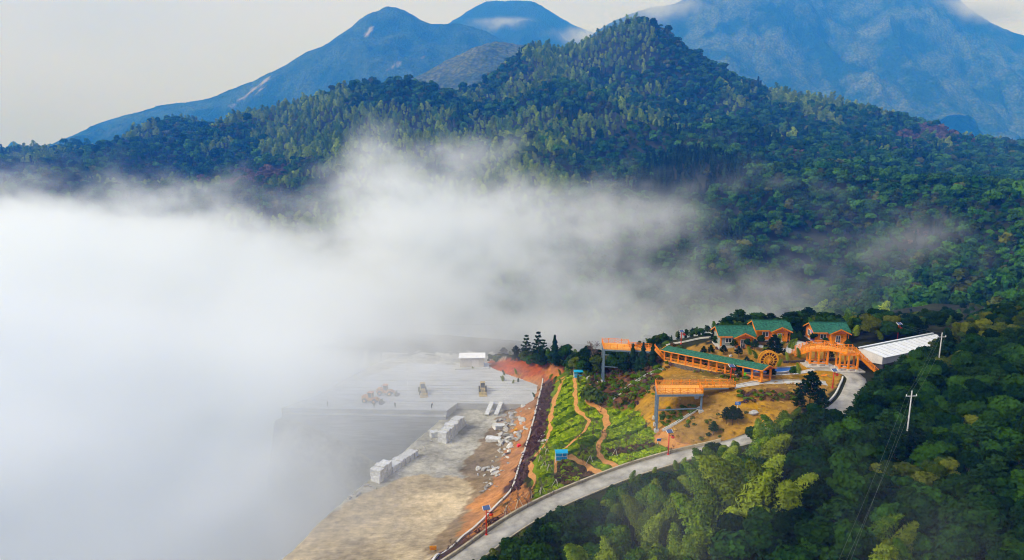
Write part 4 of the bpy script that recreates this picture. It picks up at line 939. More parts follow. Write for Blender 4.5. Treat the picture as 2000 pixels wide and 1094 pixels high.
# ---------------------------------------------------------------- covered walkway
base = V3((WR.x, WR.y, 0)); e = empty('covered_walkway', base, 0, 'long covered walkway with green roof and orange posts stepping down the slope', 'walkway')
ax = WR - WL; ln = Vector((ax.x, ax.y, 0)); perp = Vector((-ln.y, ln.x, 0)).normalized(); Wd = 2.5; n = 12
def wp(t, s_, z=0): return L_(WL.lerp(WR, t) + perp * (Wd * s_) + Vector((0, 0, z)))
b = MB(); b.extrude([wp(0, 0, .12), wp(1, 0, .12), wp(1, 1, .12), wp(0, 1, .12)], (0, 0, -.25)); b.build('floor', M_PLANK, e)
b = MB(); b.extrude([wp(0, -.05, -.12), wp(1, -.05, -.12), wp(1, 1.05, -.12), wp(0, 1.05, -.12)], (0, 0, -1.1)); b.build('base', bpy.data.materials['dark_stone'], e)
for i in range(n + 1):
    for s_ in (0, 1):
        b = MB(); p = wp(i / n, s_); w_ = .3 if i < n else .36; b.box(p + Vector((0, 0, 1.35)), (w_, w_, 2.7)); b.build('column', M_TRIM, e)
    if i < n:
        for s_ in (0, 1): railing(e, wp((i + .08) / n, s_, .1), wp((i + .92) / n, s_, .1), M_TRIM, .85, 3.4, False)
        b = MB(); b.beam(wp(i / n, 0, 2.62), wp(i / n, 1, 2.62), .14, .2); b.build('tie_beam', M_TRIM, e)
for s_ in (0, 1): b = MB(); b.beam(wp(-.01, s_, 2.68), wp(1.012, s_, 2.68), .2, .26); b.build('eave_beam', M_TRIM, e)
for (sa, sb) in ((-.32, .5), (1.32, .5)):
    b = MB(); t0, t1 = -.02, 1.025
    b.extrude([wp(t0, sa, 2.72), wp(t1, sa, 2.72), wp(t1, sb, 3.62), wp(t0, sb, 3.62)], (0, 0, .1)); r_ = b.build('roof', M_ROOF, e)
    b = MB(); b.beam(wp(t0, sa, 2.72), wp(t1, sa, 2.72), .07, .2); b.build('fascia', M_TRIM, r_)
for t_ in (1.027, -.022):
    b = MB(); b.beam(wp(t_, -.34, 2.66), wp(t_, .5, 3.6), .1, .3); b.beam(wp(t_, 1.34, 2.66), wp(t_, .5, 3.6), .1, .3); b.build('bargeboard', M_TRIM, e)
    b = MB(); b.extrude([wp(t_ - .003, -.1, 2.75), wp(t_ - .003, 1.1, 2.75), wp(t_ - .003, .5, 3.5)], ax.normalized() * .06); b.build('gable_board', M_REDW, e)

# ---------------------------------------------------------------- footbridge
p1 = G(1598, 717); p2 = G(1656, 727); base = V3((p1.x, p1.y, 0)); e = empty('footbridge', base, 0, 'orange timber footbridge with piers over the road and stairs at its right end', 'footbridge')
K = [V3(P(1552,693,38.5)), Vector((p1.x - 2.2, p1.y + .6, 41.2)), Vector((p1.x + .3, p1.y + .1, 41.75)), Vector(((p1.x + p2.x) / 2, (p1.y + p2.y) / 2, 42.0)), Vector((p2.x - .5, p2.y, 41.75)), Vector((p2.x + 1.6, p2.y + .4, 41.5))]
SB = V3(P(1715, 731, 37.0)); bw = Vector((.12, 1, 0)).normalized() * 2.4
for i in range(len(K) - 1):
    slab(e, 'deck', [L_(v) for v in (K[i], K[i + 1], K[i + 1] + bw, K[i] + bw)], .18, M_PLANK)
    for s_ in (0, 1):
        b = MB(); b.beam(L_(K[i] + bw * s_ + Vector((0, 0, -.3))), L_(K[i + 1] + bw * s_ + Vector((0, 0, -.3))), .2, .42); b.build('side_beam', M_TRIM, e)
        railing(e, L_(K[i] + bw * s_), L_(K[i + 1] + bw * s_), M_TRIM, 1.15, 1.3)
T = K[-1]; n = 18
b = MB()
for i in range(n): c = T.lerp(SB, (i + .5) / n) + bw * .5; b.box(L_(c), (.42, 2.2, .08), .12)
b.build('stair_treads', M_TRIM, e)
for s_ in (0, 1):
    b = MB(); b.beam(L_(T + bw * s_ + Vector((0, 0, -.1))), L_(SB + bw * s_ + Vector((0, 0, -.1))), .14, .42); b.build('stringer', M_TRIM, e); railing(e, L_(T + bw * s_), L_(SB + bw * s_), M_TRIM, 1.1, 1.2)
    b = MB(); v = SB.lerp(T, .12) + bw * s_; b.beam(L_(Vector((v.x, v.y, ground_z(v.x, v.y) - .2))), L_(v), .2); b.build('column', M_TRIM, e)
def pier(c, n_along):
    dx = Vector((1.9, -.25, 0)); gz = min(ground_z(c.x, c.y), ground_z(c.x + 2, c.y + 2.2))
    b = MB(); b.box(L_(Vector((c.x + .3, c.y + 1.1, gz + .12))), (n_along * 2.0 + .6, 3.6, .4), .05); b.build('pier_base', M_PLINTH, e)
    for i in range(n_along):
        for s_ in (.02, .98):
            q = c + dx * (i - (n_along - 1) / 2) + bw * s_; b = MB(); b.beam(L_(Vector((q.x, q.y, gz + .3))), L_(Vector((q.x, q.y, 41.4))), .34 if s_ < .5 else .28, .34, up=(0, 1, 0)); col_ = b.build('column', M_TRIM, e)
            f = MB(); f.box(L_(Vector((q.x, q.y, gz + .45))), (.6, .6, .5)); f.build('footing', M_WHITE, col_)
    for s_ in (.02, .98):
        for zz in (gz + 1.0, 41.1):
            q0 = c + dx * (-(n_along - 1) / 2) + bw * s_; q1 = c + dx * ((n_along - 1) / 2) + bw * s_; b = MB(); b.beam(L_(Vector((q0.x, q0.y, zz))), L_(Vector((q1.x, q1.y, zz))), .2, .26); b.build('tie_beam', M_TRIM, e)
    for i in (0, n_along - 1):
        q = c + dx * (i - (n_along - 1) / 2); b = MB(); b.beam(L_(Vector((q.x, q.y, gz + 1.0))), L_(Vector((q.x, q.y, gz + 1.0)) + bw), .2, .26); b.build('tie_beam', M_TRIM, e)
pier(Vector((p1.x, p1.y, 0)), 3); pier(Vector((p2.x, p2.y, 0)), 3)

# ---------------------------------------------------------------- white roofed hall
RN, RF = V3(P(1680, 680, 41.7)), V3(P(1822, 652, 41.7)); EN_ = V3(P(1724, 698, 40.5)); EF_ = EN_ + (RF - RN)
base = V3((RN.x, RN.y, 0)); e = empty('white_roofed_hall', base, 0, 'long hall with ribbed white roof beside the footbridge stairs', 'hall')
axh = RF - RN; BN = RN + (RN - EN_) * .04; BN.z = 41.4; BF = BN + axh
b = MB(); g0 = 36.4
b.extrude([L_(Vector((EN_.x, EN_.y, g0 + 2.4))), L_(EN_), L_(RN), L_(BN), L_(Vector((BN.x, BN.y, g0 + 2.4)))], axh * .98); b.build('wall', mat('white_wall', (.66, .66, .65), .8, .07, .5), e)
b = MB(); dd = axh.normalized(); b.extrude([L_(Vector((EN_.x, EN_.y, g0 - 1)) + dd * .4), L_(Vector((EN_.x, EN_.y, g0 + 2.4)) + dd * .4), L_(Vector((BN.x, BN.y, g0 + 2.4)) + dd * .4), L_(Vector((BN.x, BN.y, g0 - 1)) + dd * .4)], axh * .96); b.build('shaded_opening', mat('opening_shade', (.055, .055, .06), .9, .2, .8), e)  # garage opening at the hall's base: solid block with shade put into its colour
M_WR = mat('white_roof_sheet', (.74, .76, .77), .45, .06, .5); n = 14; up_ = Vector((0, 0, .08))
for i in range(n):
    for (p, q, o0) in ((EN_, RN, 0), (BN, RN, 0)):
        a = p + axh * (i / n); b_ = p + axh * ((i + .94) / n); c = q + axh * ((i + .94) / n); d = q + axh * (i / n)
        if p is EN_: c = c.lerp(b_, .12); d = d.lerp(a, .12)
        b = MB(); ov = (p - q).normalized() * .5; b.extrude([L_(a + ov + up_), L_(b_ + ov + up_), L_(c + up_), L_(d + up_)], (0, 0, .07)); b.build('roof_panel', M_WR, e)
    a = EN_ + axh * ((i + .97) / n); c = RN + axh * ((i + .97) / n); b = MB(); b.beam(L_(a + up_ * 1.6), L_(c.lerp(a, .12) + up_ * 1.6), .1, .12); b.build('roof_rib', mat('grey_rib', (.42, .43, .44), .5, .05) if i == 0 else bpy.data.materials['grey_rib'], e)
b = MB(); b.extrude([L_(RN.lerp(EN_, .12) + up_), L_(RF.lerp(EF_, .12) + up_), L_(RF.lerp(EF_, .02) + up_), L_(RN.lerp(EN_, .02) + up_)], (0, 0, .03)); b.build('skylight', mat('grey_skylight', (.18, .22, .22), .3, .1), e)
b = MB(); b.beam(L_(RN + up_ * 2.5 - dd * .4), L_(RF + up_ * 2.5), .5, .14); b.build('ridge_cap', M_WR, e)

# ---------------------------------------------------------------- water wheel and trough
c = V3(PD(1500.5, 703.5, 157)); gz = ground_z(c.x, c.y); R = 2.3
e = empty('timber_waterwheel', (c.x, c.y, gz), .05, 'orange timber water wheel standing behind the end of the covered walkway', 'water wheel'); hz_ = c.z - gz
def ring(r0, r1, y0, y1, n=40):
    b = MB(); V = []; F_ = []
    for i in range(n):
        t = 2 * PI * i / n
        for (r, y) in ((r0, y0), (r1, y0), (r1, y1), (r0, y1)): V.append((r * math.cos(t), y, hz_ + r * math.sin(t)))
    for i in range(n):
        for j in range(4): a = i * 4; a2 = ((i + 1) % n) * 4; F_.append((a + j, a + (j + 1) % 4, a2 + (j + 1) % 4, a2 + j))
    b.add(V, F_); return b
M_WHEEL = mat('golden_timber', (.88, .38, .012), .6, .12, 3, .1)
for y in (-.38, .38):
    ring(R * .82, R, y - .06, y + .06).build('outer_rim', M_WHEEL, e); ring(R * .44, R * .54, y - .05, y + .05).build('inner_rim', M_WHEEL, e)
for i in range(16):
    t = 2 * PI * i / 16
    for y in (-.38, .38):
        b = MB(); b.beam((.2 * math.cos(t), y, hz_ + .2 * math.sin(t)), (R * .9 * math.cos(t), y, hz_ + R * .9 * math.sin(t)), .1, .1, up=(0, 1, 0)); b.build('spoke', M_WHEEL, e)
    b = MB(); b.beam((R * .80 * math.cos(t + .1), 0, hz_ + R * .80 * math.sin(t + .1)), (R * .99 * math.cos(t + .1), 0, hz_ + R * .99 * math.sin(t + .1)), .7, .05, up=(-math.sin(t), 0, math.cos(t))); b.build('paddle', M_REDW, e)
ring(R * .3, R * .93, .08, .14).build('backing', mat('dark_bucket_boards', (.12, .03, .012), .8, .3, 3), e)
b = MB(); b.tube((0, -.7, hz_), (0, .9, hz_), .26, n=14); b.build('hub', M_WHEEL, e)
for y in (-.75, .8): b = MB(); b.beam((-.7, y, -.2), (0, y, hz_ + .1), .16); b.beam((.7, y, -.2), (0, y, hz_ + .1), .16); b.build('support', M_TRIM, e)
b = MB(); b.beam((2.3, .2, -.2), (2.3, .2, hz_ + .4), .12); b.beam((2.0, .2, -.2), (2.0, .2, hz_ + .2), .1); b.build('flume_post', M_TRIM, e)
zt = ground_z(*P(1500, 722, 37.6)[:2])
O = [V3(P(px, py, 37.95)) for px, py in ((1436,722),(1452,727.5),(1490,728),(1530,726.5),(1553,723),(1562,717.5),(1558,714.5),(1545,716.5),(1500,718.5),(1455,718.5),(1440,718))]
cen = sum(O, Vector()) / len(O); base = V3((cen.x, cen.y, 0)); e = empty('water_trough', base, 0, 'long grey-walled water trough filled with bright blue water under the wheel', 'trough')
b = MB(); n = len(O); I = [cen + (v - cen) * .965 + Vector((0, (cen.y - v.y) * .10, 0)) for v in O]
V = [L_(v) + Vector((0, 0, -1.2)) for v in O] + [L_(v) for v in O] + [L_(v) for v in I] + [L_(v) + Vector((0, 0, -.5)) for v in I]
F_ = []
for k in range(3): F_ += [(k * n + i, k * n + (i + 1) % n, (k + 1) * n + (i + 1) % n, (k + 1) * n + i) for i in range(n)]
b.add(V, F_); b.build('basin_wall', mat('grey_basin', (.34, .35, .37), .8, .12, 1, .2), e)
b = MB(); b.add([L_(v) + Vector((0, 0, -.16)) for v in I], [tuple(range(n))]); b.build('water', mat('blue_water', (.015, .11, .42), .08, .1, .6, .1, 3, spec=.5), e)
b = MB()
for i in range(n): b.beam(L_(O[i]), L_(O[(i + 1) % n]), .22, .1)
b.build('coping', M_WHITE, e)
# ================================================================== WOOD IN FRONT AND AROUND THE SITE
# edge of the canopy towards the open ground, as the photo shows it
EX = [880,945,960,1010,1050,1130,1200,1260,1340,1380,1440,1490,1540,1600,1630,1642,1658,1670,1690,1715,1740,1780,1815,1850,1900,1960,2000,2100,2200]
EY = [1120,1080,1066,1034,1008,972,950,928,896,868,838,812,784,776,792,806,795,770,742,716,702,688,664,640,612,592,580,560,540]
def edge_y(px): return np.interp(px, EX, EY)
def road_dist(x, y): return np.min(np.hypot(ROAD[:, 0] - x, ROAD[:, 1] - y))
RT = np.gradient(ROAD[:, :2], axis=0)
def uphill(x, y):                     # left of the road, on the tea and lawn side
    k = int(np.argmin(np.hypot(ROAD[:, 0] - x, ROAD[:, 1] - y)))
    return k < len(ROAD) * .86 and RT[k, 0] * (y - ROAD[k, 1]) - RT[k, 1] * (x - ROAD[k, 0]) > 0
cand = []
r = np.random.default_rng(77)
ys = 74.0
while ys < 235:
    sp_ = 2.9 if ys < 140 else 3.4
    xs = -14.0
    while xs < 205:
        x = xs + r.uniform(-.45, .45) * sp_; y = ys + r.uniform(-.45, .45) * sp_; xs += sp_
        z = ground_z(x, y); px, py, d = topx(x, y, z)
        if px > 2120 or py > 1330 or px < 890: continue
        if road_dist(x, y) < 3.7 or uphill(x, y): continue
        n1 = fbm(x / 13, y / 13, 3, 301); n2 = fbm(x / 6, y / 6, 2, 305); u = r.uniform()
        bam = -.35 - (.65 if px > 1560 else 0) + n1 * 1.3 + 1.05 * math.exp(-(((px - 1330) / 270) ** 2 + ((py - 1080) / 150) ** 2)) + 1.0 * math.exp(-(((px - 1740) / 110) ** 2 + ((py - 1180) / 120) ** 2)) - 1.2 * math.exp(-(((px - 1010) / 80) ** 2 + ((py - 1080) / 90) ** 2))
        kd = 'bamboo' if bam + n2 * .5 > .05 else ('olive' if n1 + n2 * .8 > .42 else ('pine' if (u < .25 or (px < 1120 and u < .7) or (py < 870 and px < 1700 and u < .7)) else 'broad'))
        h = dict(bamboo=r.uniform(8.5, 12.5), olive=r.uniform(5, 7.5), pine=r.uniform(5.5, 8.5), broad=r.uniform(5.5, 9))[kd] * (.85 if d > 140 else 1) * (1.3 if 1370 < px < 1660 else 1)
        for _ in range(9):
            pxt, pyt, dt = topx(x, y, z + h * 1.0); wpx = BASEW[kd] * h / BASEH[kd] * FPX / dt * .6
            lim = max(edge_y(pxt - wpx), edge_y(pxt + wpx), edge_y(pxt)) + (n2 * 9 - 2)
            if pyt > lim: break
            h *= .88
        if h < 2.6 or pyt > 1125: continue
        cand.append((d, kd, x, y, z, h, pxt, pyt))
    ys += sp_ * .92
cand.sort()
LAB = dict(bamboo='feathery yellow-green bamboo in the grove below the road', olive='olive-toned leafy tree in the foreground wood', pine='dark green pine in the wood beside the road', broad='dense dark green broadleaf tree on the wooded slope in front')
cnt = dict(bamboo=0, olive=0, pine=0, broad=0); PT, KI, SC = [], [], []
for (d, kd, x, y, z, h, pxt, pyt) in cand:
    if cnt[kd] < 230 and pxt < 2030:
        lb = LAB[kd]
        if kd == 'broad': lb = 'dense dark green broadleaf tree on the right-hand wooded slope' if pxt > 1650 else 'dark green broadleaf tree in the foreground wood beside the bamboo'
        if kd == 'bamboo' and pxt > 1550: lb = 'yellow-green bamboo plume at the foot of the right-hand wooded slope'
        if kd == 'pine' and pxt > 1650: lb = 'dark green pine on the right-hand wooded slope'
        if kd == 'pine' and pxt < 1150: lb = 'bright green young pine at the lower end of the road'
        plant(kd, (x, y, z - .1), h, lb, KIND[kd][0].replace('_', ' ') + 's of the foreground wood', wide=r.uniform(.9, 1.2)); cnt[kd] += 1
    else:
        s_ = h / BASEH[kd]; PT.append((x, y, z - .1)); KI.append(ORD_NEAR[kd][int(r.integers(0, len(ORD_NEAR[kd])))]); SC.append((s_ * 1.1, s_ * 1.1, s_))
if PT: scatter('slope_forest', PT, KI, SC, COL_NEAR)
print('foreground', cnt, 'rest', len(PT))

def at_px(px, py): q = G(px, py); return (q.x, q.y, q.z - .08)
# pines behind the cabins
for k, (px, top, z, d) in enumerate([(1296,650,34,192),(1312,655,34,190),(1326,645,35,193),(1340,648,35,190),(1352,640,35,194),(1366,646,35,191),(1380,650,36,188),(1404,632,36,196),(1416,622,36,198),(1430,617,36,198),(1445,606,36,200),(1460,616,36,197),(1478,610,36,203),
        (1492,618,36,200),(1506,613,36,203),(1522,620,36,201),(1538,612,36,203),(1552,610,36,202),(1566,608,36,204),(1580,602,36,204),(1594,612,36,202),(1610,608,36,205),(1626,612,36,203),(1642,618,36,201),(1655,626,36,198),(1668,630,36,198),(1684,628,36,198),(1700,630,36,198),(1716,634,36,197),
        (1732,632,36,198),(1748,634,36,198),(1764,630,36,200),(1780,626,36,202),(1798,628,36,202),(1815,622,36,203),(1650,640,37.5,186),(1668,645,37.5,184),(1690,648,37.5,182),(1712,650,37.5,180),(1735,650,37.5,182),(1760,648,37.5,184),(1784,644,37.5,186)]):
    q = PD(px, top, d); gz = ground_z(q[0], q[1]); h = min(max(q[2] - gz, 3.0), 13)
    kd = 'fir' if px < 1372 else ('pine' if k % 3 else 'broad')
    lb = 'small dark fir in the row behind the covered walkway' if kd == 'fir' else ('dark pine in the belt of trees behind the cabins' if kd == 'pine' else 'dark leafy tree in the belt of trees behind the cabins')
    plant(kd, (q[0], q[1], q[2] - h), h, lb, 'trees behind the cabins', wide=1.0 if kd == 'fir' else 1.45)
# trees by the red bank and the tall tower
for (kd, px, py, top, lb) in (('tallpine',1028,708,655,'tall pine with open crown, leftmost above the red bank'),('tallpine',1051,708,649,'tallest open-crowned pine above the red bank'),('tallpine',1062,710,664,'slim pine right of the tallest pine above the red bank'),
        ('fir',1083,712,655,'pointed fir right of the tall pines above the red bank'),('broad',1104,716,672,'rounded green tree between the pointed fir and the steel tower'),('bamboo',1070,712,676,'pale leafy tree behind the pointed fir'),
        ('bush',1120,716,690,'light green bush beside the far blue swing'),('broad',1146,726,676,'rounded tree just left of the steel tower'),('bare',1157,726,668,'bare grey tree left of the steel tower'),('broad',1165,730,690,'dark leafy tree beside the foot of the steel tower'),
        ('broad',1196,738,690,'bright green tree under the upper deck'),('broad',1210,736,684,'dark green tree under the upper deck, right of the bright one'),('olive',1130,722,696,'olive tree behind the far blue swing'),
        ('bush',968,706,694,'small round tree right of the quarry shed'),('fir',1235,722,672,'left of three dark firs in front of the upper deck'),('fir',1255,722,669,'middle of three dark firs in front of the upper deck'),('fir',1274,716,669,'right of three dark firs in front of the upper deck'),
        ('fir',1244,726,690,'short fir at the foot of the three dark firs'),
        ('pine',1510,706,655,'bushy dark pine between the middle cabin and the water wheel'),('pine',1442,699,676,'small pine on the lawn below the leftmost cabin'),('pine',1580,800,727,'large dark pine rising in front of the lawn and road'),('pine',1560,806,768,'dark pine left of the large pine by the road'),('pine',1603,806,764,'dark pine right of the large pine by the road'),
        ('pine',1418,828,795,'small pine, left of the cluster under the blue sign'),('pine',1430,830,792,'small pine, tallest of the cluster under the blue sign'),('pine',1441,826,797,'small pine, right of the cluster under the blue sign'),
        ('pine',1393,850,822,'low bushy pine on the grass above the road'),('bush',1155,786,752,'dark green shrub between the two dirt paths'),('bush',1168,790,770,'low green shrub beside the drainage channel'),('fir',1610,672,655,'young fir in front of the rightmost cabin window')):
    q = G(px, py); pt, pyt, d = topx(q.x, q.y, q.z); h = (py - top) * d / FPX / .955
    plant(kd, (q.x, q.y, q.z - .08), h, lb)
# the wooded brink behind the site, where the ground falls away to the valley
r = np.random.default_rng(31); PT, KI, SC = [], [], []
OPEN = [(940,790),(955,712),(1100,735),(1145,738),(1180,745),(1290,700),(1300,668),(1400,655),(1640,664),(1700,676),(1800,668),(1850,650),(1850,760),(1500,900),(1500,1100),(880,1100)]
y = 160.0
while y < 342:
    x = -22.0
    while x < 212:
        xx = x + r.uniform(-1.5, 1.5); yy = y + r.uniform(-1.5, 1.5); x += 3.3 if y < 240 else 4.6
        z = ground_z(xx, yy); px, py, d = topx(xx, yy, z)
        if inpoly(np.array([px]), py, OPEN)[0] or px < 945 or px > 2150 or (px > 1640 and py > edge_y(px) + 4): continue
        if (yy < 182 and px < 1290) or (px < 990 and py > 711): continue
        kd = ('broad', 'broad', 'olive', 'pine', 'broad', 'bamboo')[int(r.integers(0, 6))]; h = r.uniform(4.0, 7.5)
        ymin = np.interp(px, [945,1010,1100,1180,1290,1380,1420,1640,1850,2000,2150], [704,688,684,690,655,640,622,614,612,566,545]) + 6 * r.normal()
        for _ in range(12):
            if topx(xx, yy, z + h)[1] > ymin: break
            h *= .87
        if h < 1.4: continue
        s_ = h / BASEH[kd]; PT.append((xx, yy, z - .1)); KI.append(ORD_NEAR[kd][int(r.integers(0, len(ORD_NEAR[kd])))]); SC.append((s_ * 1.25, s_ * 1.25, s_))
    y += 3.3 if y < 240 else 4.6
scatter('brink_forest', PT, KI, SC, COL_NEAR); print('brink', len(PT))
# bare saplings on the tea slope, some with stakes
r = np.random.default_rng(5)
M_STAKE = mat('pale_stake', (.62, .58, .46), .8, .15, 3)
for k, (px, py) in enumerate([(1202,893),(1153,905),(1064,915),(1072,921),(1086,952),(1058,966),(1036,973),(1013,990),(990,1004),(1055,903),(1068,889)]):
    q = G(px, py); e = plant('bare', (q.x, q.y, q.z - .05), 3.2, 'bare sapling propped with pale stakes on the tea slope', 'staked saplings on the tea slope')
    for j in range(3):
        a = j * 2.1 + k; b = MB(); s_ = 4 / 3.2; b.beam((math.cos(a) * 1.0 * s_, math.sin(a) * 1.0 * s_, -.2), (math.cos(a) * .05, math.sin(a) * .05, 1.75 * s_), .09); b.build('stake', M_STAKE, e)
tea_poly = [(1108,735),(1095,755),(1082,800),(1076,850),(1052,895),(1052,940),(1046,975),(1000,1012),(1090,968),(1200,926),(1325,886),(1295,866),(1245,806),(1188,800),(1155,785),(1146,740)]
n = 0
while n < 34:
    px, py = r.uniform(1000, 1330), r.uniform(735, 1010)
    if not inpoly(np.array([px]), py, tea_poly)[0]: continue
    q = G(px, py); plant('bare', (q.x, q.y, q.z - .05), r.uniform(1.6, 3.4), 'thin bare sapling standing among the tea rows', 'bare saplings among the tea rows'); n += 1
for (px, py) in ((1035,905),(1028,925),(1020,938),(1060,870),(960,1030),(940,1045),(915,1062),(985,1010),(885,1080)):
    q = G(px, py); plant('bare', (q.x, q.y, q.z - .05), r.uniform(1.6, 2.6), 'thin bare sapling beside the pale quarry wall', 'bare saplings beside the quarry wall')

# tea rows
M_TEA = leaf_mat('tea_leaves', (.14, .23, .003), (.32, .42, .008), .15)
M_TEAD = leaf_mat('dark_tea_leaves', (.05, .10, .004), (.09, .15, .006), .25)  # darker green for the row after each gap, noise patches and undergrowth
def low_bush(seed, m, n=46, leaf=.30):
    q = np.random.default_rng(seed); C, d = shell(n, (0, 0, .18), (.48, .48, .34), q, .7, -.1); V, F_ = quads(C, d + q.normal(size=d.shape) * .4 + (0, 0, .3), q.uniform(.7, 1.3, len(C)) * leaf, 1, None, q); return mesh_np('tea', V, F_, m), None
COL_TEA, ORD_TEA = far_protos(dict(tea=[low_bush(s, M_TEA) for s in (1, 2, 3)], teadark=[low_bush(s, M_TEAD) for s in (4, 5)], dry=[low_bush(s, M_DRY, 40, .26) for s in (6, 7)], weed=[low_bush(s, M_OLIVE, 30, .3) for s in (8, 9)], purple=[low_bush(s, leaf_mat('purple_twigs', (.060, .030, .035), (.11, .06, .055), .3), 36, .24) for s in (10, 11)],
    straw=[low_bush(s, leaf_mat('dry_grass', (.30, .165, .035), (.46, .29, .075), .2), 26, .26) for s in (12, 13)]), 'low_plants')
PATHS = np.concatenate([np.array([v.co[:2] for v in o.data.vertices]) for o in bpy.data.objects if o.name.startswith('dirt_path')])
def off_path(x, y, dmin): return np.min(np.abs(PATHS[:, 0] - x) + np.abs(PATHS[:, 1] - y)) > dmin
T_, K_, S_ = [], [], []
U_, KU, SU = [], [], []
def cover(poly, sp_, fn):
    Q = np.array([P(px, py, 24.) for px, py in poly]); 
    gx0, gx1 = -14, 118; gy0, gy1 = 98, 232
    for y in np.arange(gy0, gy1, sp_[1]):
        xs = np.arange(gx0, gx1, sp_[0]); 
        for x in xs:
            fn(x, y)
def project(x, y): z = ground_z(x, y); return topx(x, y, z) + (z,)
xs, ysr = np.arange(-8, 46, .5), np.arange(108, 226, .92)
XX_, YY_ = np.meshgrid(xs, ysr); rowi = np.repeat(np.arange(len(ysr))[:, None], len(xs), 1)
YW = YY_ + .30 * XX_ * 0 + 1.6 * np.sin(XX_ / 9.0) + fbm(XX_ / 12, YY_ / 12, 2, 66) * 1.2
XW = XX_ + RNG.uniform(-.2, .2, XX_.shape); YW = YW + RNG.uniform(-.12, .12, XX_.shape)
for x, y, i in zip(XW.ravel(), YW.ravel(), rowi.ravel()):
    px, py, d, z = project(x, y)
    if not inpoly(np.array([px]), py, tea_poly)[0] or not off_path(x, y, .75) or road_dist(x, y) < 3.5: continue
    dk = fbm(np.array([x / 8]), np.array([y / 3.2]), 2, 71)[0]
    if (i % 8 == 0 and dk < .35) or RNG.uniform() < .05: continue
    soil = inpoly(np.array([px]), py, [(1086,898),(1150,905),(1172,928),(1100,952),(1082,935)])[0] or inpoly(np.array([px]), py, [(1180,880),(1290,862),(1300,870),(1185,890)])[0]
    if soil and RNG.uniform() < .75: kk = 'dry'
    else: kk = 'teadark' if (i % 8 in (1,) or dk < -.4) else 'tea'
    s_ = RNG.uniform(.8, 1.25); T_.append((x, y, z)); K_.append(ORD_TEA[kk][int(RNG.integers(0, len(ORD_TEA[kk])))]); S_.append((s_ * 1.2, s_, s_ * RNG.uniform(.6, .95)))
scatter('tea_bushes', T_, K_, S_, COL_TEA); print('tea', len(T_))
# undergrowth: scrub on the brown slope, the strip by the wall, dry grass tufts on the lawns
ZONES = [([(1062,748),(1084,748),(1072,800),(1064,850),(1042,900),(1012,962),(992,962),(1022,890),(1042,830)], 'purple', .75, 1.0, 1.3), ([(846,1092),(905,1058),(960,1018),(998,1000),(960,1036),(900,1082)], 'purple', .6, .8, 1.2),
         ([(1150,742),(1155,775),(1190,798),(1250,800),(1290,758),(1290,735),(1308,715),(1270,702),(1180,722)], 'mix', .5, .8, 1.9), ([(1095,700),(1180,700),(1175,745),(1140,735),(1108,730)], 'mix', .75, 1.2, 2.6), ([(985,706),(1100,700),(1104,712),(1060,706)], 'dry', .7, 1.0, 2.0),
         ([(1440,762),(1560,768),(1600,760),(1560,782),(1440,788)], 'mix', .75, .8, 1.3), ([(1330,702),(1480,737),(1440,746),(1355,728)], 'mix', .6, .7, 1.2), ([(1396,679),(1470,681),(1470,685),(1396,684)], 'purple', .9, .8, 1.1), ([(1300,805),(1340,860),(1430,858),(1500,815),(1440,800),(1380,815)], 'mixg', .35, .6, 1.2),
         ([(1290,722),(1245,800),(1280,850),(1330,880),(1430,862),(1470,845),(1560,805),(1620,770),(1640,715),(1640,690),(1560,690),(1380,690),(1330,700)], 'straw', .42, .5, .95), ([(1290,716),(1400,716),(1300,664),(1280,690)], 'mix', .5, .8, 1.6),
         ([(1300,800),(1362,790),(1368,798),(1300,838),(1286,820)], 'teadark', .7, .8, 1.2)]
gxs, gys = np.meshgrid(np.arange(-16, 118, .85), np.arange(104, 236, .85)); gxs = gxs.ravel() + RNG.uniform(-.4, .4, gxs.size); gys = gys.ravel() + RNG.uniform(-.4, .4, gys.size)
zz = np.array([ground_z(x, y) for x, y in zip(gxs, gys)]); gpx, gpy, gd = topx(gxs, gys, zz)
T_, K_, S_ = [], [], []
for poly, kk, dens, lo, hi in ZONES:
    m_ = inpoly(gpx, gpy, poly) & (RNG.uniform(size=gpx.size) < dens) & (fbm(gxs / 5, gys / 5, 2, 88) > -.35)
    for i in np.nonzero(m_)[0]:
        if road_dist(gxs[i], gys[i]) < 3.4: continue
        u = RNG.uniform(); k2 = kk
        if kk == 'mix': k2 = ('dry', 'weed', 'purple', 'teadark', 'teadark')[int(u * 5)]
        if kk == 'mixg': k2 = ('weed', 'straw', 'teadark', 'weed')[int(u * 4)]
        s_ = RNG.uniform(lo, hi); T_.append((gxs[i], gys[i], zz[i])); K_.append(ORD_TEA[k2][int(RNG.integers(0, len(ORD_TEA[k2])))]); S_.append((s_, s_, s_ * RNG.uniform(.7, 1.2) * (.5 if k2 == 'straw' else 1)))
scatter('undergrowth', T_, K_, S_, COL_TEA); print('undergrowth', len(T_))
